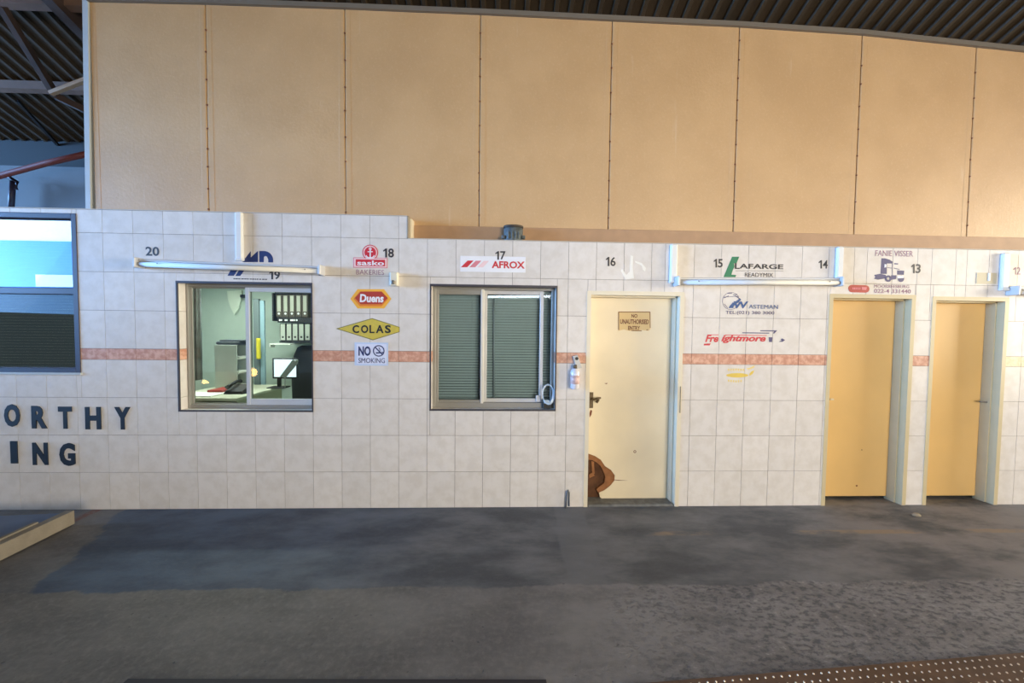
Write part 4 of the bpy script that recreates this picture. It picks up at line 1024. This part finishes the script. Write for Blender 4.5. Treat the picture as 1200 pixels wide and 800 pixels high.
# no entry sign on door 1
t = sign(743, 376, 'worn cream notice with brown lettering on the broken cream door', 'door_notice', None, LF)
m = MB(); poly(m, [(724.5, 365), (762, 365), (762.5, 385), (760, 387.6), (752, 386.5), (748, 388), (738, 387.6), (731, 386), (725, 387.4)], -.002, t=.002, Y0=LF); part(t, 'plate', m, M_SIGNC)
m = MB()
for p_, q_ in (((725, 365.4), (761.8, 365.4)), ((725, 365.4), (725, 386.5)), ((761.8, 365.4), (762, 384)), ((740, 387.2), (752, 387.6)), ((757.5, 386.5), (759.5, 386))): line(m, p_, q_, .9, -.0028, Y0=LF)
text(m, 'NO', 740, 367.8, 747, 372.2, y=-.003, Y0=LF, bold=.03); text(m, 'UNAUTHORISED', 726.8, 374, 760.3, 379.6, y=-.003, Y0=LF, bold=.03); text(m, 'ENTRY', 736, 381.8, 750, 386.6, y=-.003, Y0=LF, bold=.03)
part(t, 'lettering', m, M_BROWN)
# green slanted logo
t = sign(882, 314, 'green slanted logo with dark capitals beside number 15')
f8 = lambda L_: [(820+x/8.89, 290+y/8.89) for x, y in L_]
m = MB(); poly(m, f8([(338, 95), (412, 95), (385, 160), (357, 166), (362, 200), (345, 232), (330, 282), (380, 285), (372, 308), (248, 308)]), -.0014); part(t, 'emblem', m, M_GREEN)
m = MB(); text(m, 'L', 861.2, 308.2, 867, 315, y=-.0016, bold=.03); text(m, 'AFARGE', 866.5, 309.2, 918, 315, y=-.0016, bold=.025); text(m, 'READYMIX', 873, 319.6, 906, 324.3, y=-.0016, bold=.0); part(t, 'lettering', m, M_NUM)
m = MB(); line(m, (862, 317.2), (918, 317.2), .5, -.0014); part(t, 'rule', m, M_GREYTRIM)
# globe and W
t = sign(880, 358, 'blue logo with a globe outline and phone number')
m = MB(); c8 = (856.5, 351.5)
disc(m, 856.5, 352.5, 10, -.0012, ri_px=9.6); line(m, (847.5, 348), (866, 347), .5, -.0014); line(m, (849, 356), (853, 361), .5, -.0014); line(m, (852, 343.5), (858, 343.5), .8, -.0014); line(m, (859, 345.5), (864, 344.5), .8, -.0014); line(m, (848.5, 349), (854, 346.5), .7, -.0014); line(m, (861, 346), (867, 350), .8, -.0014); part(t, 'globe_outline', m, M_PURP)
m = MB(); poly(m, f8([(300, 630), (345, 570), (362, 575), (350, 630)]), -.002); poly(m, f8([(318, 600), (420, 528), (432, 545), (330, 630), (300, 630)]), -.0014); part(t, 'swoosh', m, M_BLUE)
m = MB(); text(m, 'W', 859.5, 353, 877, 361.2, y=-.0026, bold=.03, shear=.1); text(m, 'ASTEMAN', 877.5, 357, 911.8, 361.7, y=-.0026, bold=.0); part(t, 'lettering', m, M_BLUE)
m = MB(); text(m, 'TEL:(021) 380 3000', 850.3, 364.3, 907.5, 369.2, y=-.0014, bold=.008); part(t, 'phone_number', m, M_PURP)
# red italic
t = sign(868, 397, 'red italic lettering with thin dark speed lines above the terracotta band')
m = MB(); text(m, 'Fre', 826.5, 392, 842, 400.8, y=-.0014, bold=.035, shear=.3); text(m, 'ightmore', 845.3, 392.2, 897.5, 402.2, y=-.0014, bold=.035, shear=.3)
line(m, (829, 392.2), (842, 392.2), .8, -.0022); line(m, (850, 392.4), (898.5, 393), .8, -.0022); poly(m, f8([(0, 0)]) and [(825, 402.6), (833, 402.2), (831.6, 404.6), (824.8, 404.6)], -.0014); part(t, 'lettering', m, M_RED)
m = MB(); line(m, (870, 389.8), (901.5, 390.2), 1.1, -.0014); poly(m, [(891, 386.8), (910.8, 387), (907.5, 390.6), (905.8, 390.6), (907.4, 388.2), (891, 387.9)], -.0014)
poly(m, [(900.8, 395), (905.3, 395), (904.8, 400.6), (901.3, 400.6)], -.0014); poly(m, [(917, 396.4), (920, 398.3), (917, 400.4), (912.5, 400.4), (916, 398.6), (914.8, 397)], -.0014); part(t, 'speed_lines', m, M_PURP)
# yellow worn sticker
t = sign(866, 436, 'worn yellow oval sticker under the terracotta band')
m = MB(); poly(m, [(864+13*math.cos(2*math.pi*k/20), 439.6+2.6*math.sin(2*math.pi*k/20)) for k in range(20)], -.0014)
poly(m, [(878, 438.4), (880.5, 435.0), (884, 433.8), (882, 438), (878.6, 440.2)], -.0014); part(t, 'oval', m, M_LEMON)
m = MB()
for x_, y_ in [(853+k*2.9, 431.6+.12*abs(k-3)) for k in range(7)] + [(853+k*2.9, 444.6+.3*(3-abs(k-3))) for k in range(6)]: poly(m, [(x_, y_), (x_+1.8, y_), (x_+1.8, y_+2.6), (x_+.6, y_+2.8), (x_, y_+1.6)], -.0012)
poly(m, [(874.5, 431.5), (879, 430.6), (884.5, 428), (883.5, 430.8), (877, 433.2)], -.0012); part(t, 'worn_marks', m, mat('faded_yellow_vinyl', (232, 208, 132), .6))
# truck logo
t = sign(1047, 318, 'dark blue truck logo with a name above and phone number below')
f12 = lambda L_: [(1010+x/12.31, 285+y/12.31) for x, y in L_]
m = MB(); poly(m, f12([(285, 215), (330, 215), (400, 235), (445, 265), (440, 292), (360, 290), (360, 440), (270, 440)]), -.0014)
poly(m, f12([(180, 455), (260, 440), (345, 455), (345, 505), (230, 525), (178, 512), (195, 485)]), -.0012); poly(m, f12([(425, 460), (500, 460), (490, 518), (425, 525)]), -.0014)
poly(m, f12([(512, 390), (612, 395), (605, 455), (512, 452)]), -.0014); poly(m, f12([(468, 285), (525, 290), (522, 305), (470, 303)]), -.0014); line(m, (1047.5, 314), (1054, 315.5), .7, -.0014); line(m, (1040, 313.5), (1045, 314), .6, -.0014); line(m, (1045.8, 309), (1046, 322), .5, -.0014)
part(t, 'truck_body', m, M_PURP)
for wx, wy, wr, wi in ((1041, 326.3, 3.7, 1.6), (1056, 326.5, 3.6, .2)):
    m = MB(); disc(m, wx, wy, wr, -.0024, ri_px=wi); part(t, 'wheel', m, M_PURP)
m = MB(); poly(m, f12([(330, 300), (356, 305), (352, 345), (325, 350)]), -.0024); poly(m, f12([(512, 468), (600, 468), (605, 500), (512, 505)]), -.003); part(t, 'window_and_bumper', m, M_WHITEV)
m = MB(); text(m, 'FANIE VISSER', 1025.8, 293.5, 1070, 300.2, y=-.0014, bold=-.002); text(m, 'MOORREESBURG', 1024.5, 333.6, 1065.5, 337.2, y=-.0014, bold=.0); text(m, '022-4 331440', 1024.5, 338.6, 1067.5, 343.4, y=-.0014, bold=.01); part(t, 'lettering', m, M_MAUVE)
# red pill sign
t = sign(1006, 338.5, 'small red rounded sign above the left of the two tan doors')
cap = [(998.5-4.4*math.sin(math.pi*k/8), 338-4.4*math.cos(math.pi*k/8)) for k in range(9)] + [(1014.5+4.4*math.sin(math.pi*k/8), 338.4+4.4*math.cos(math.pi*k/8)) for k in range(9)]
m = MB(); poly(m, cap, -.0016); part(t, 'ground', m, M_RED2)
m = MB()
for k in range(5): poly(m, [(999+k*2, 336.6), (1000.4+k*2, 336.6), (1000.4+k*2, 339), (999+k*2, 339)], -.0024)
poly(m, [(1010, 336), (1016, 336.4), (1015, 339.6), (1010, 339.4)], -.0024); part(t, 'worn_marks', m, M_PINK)
# blank plate
t = thing('cover_plate', W(1156, 326, 0), 'blank beige cover plate above the right tan door', 'cover plate')
m = MB(); plate(m, 1144.5, 319.5, 1168, 332.5, -.004, .004); part(t, 'plate', m, mat('beige_plate', (196, 186, 158), .5))
m = MB(); plate(m, 1158.6, 319.8, 1161, 329, -.009, .006); part(t, 'white_tab', m, M_WHITEV)
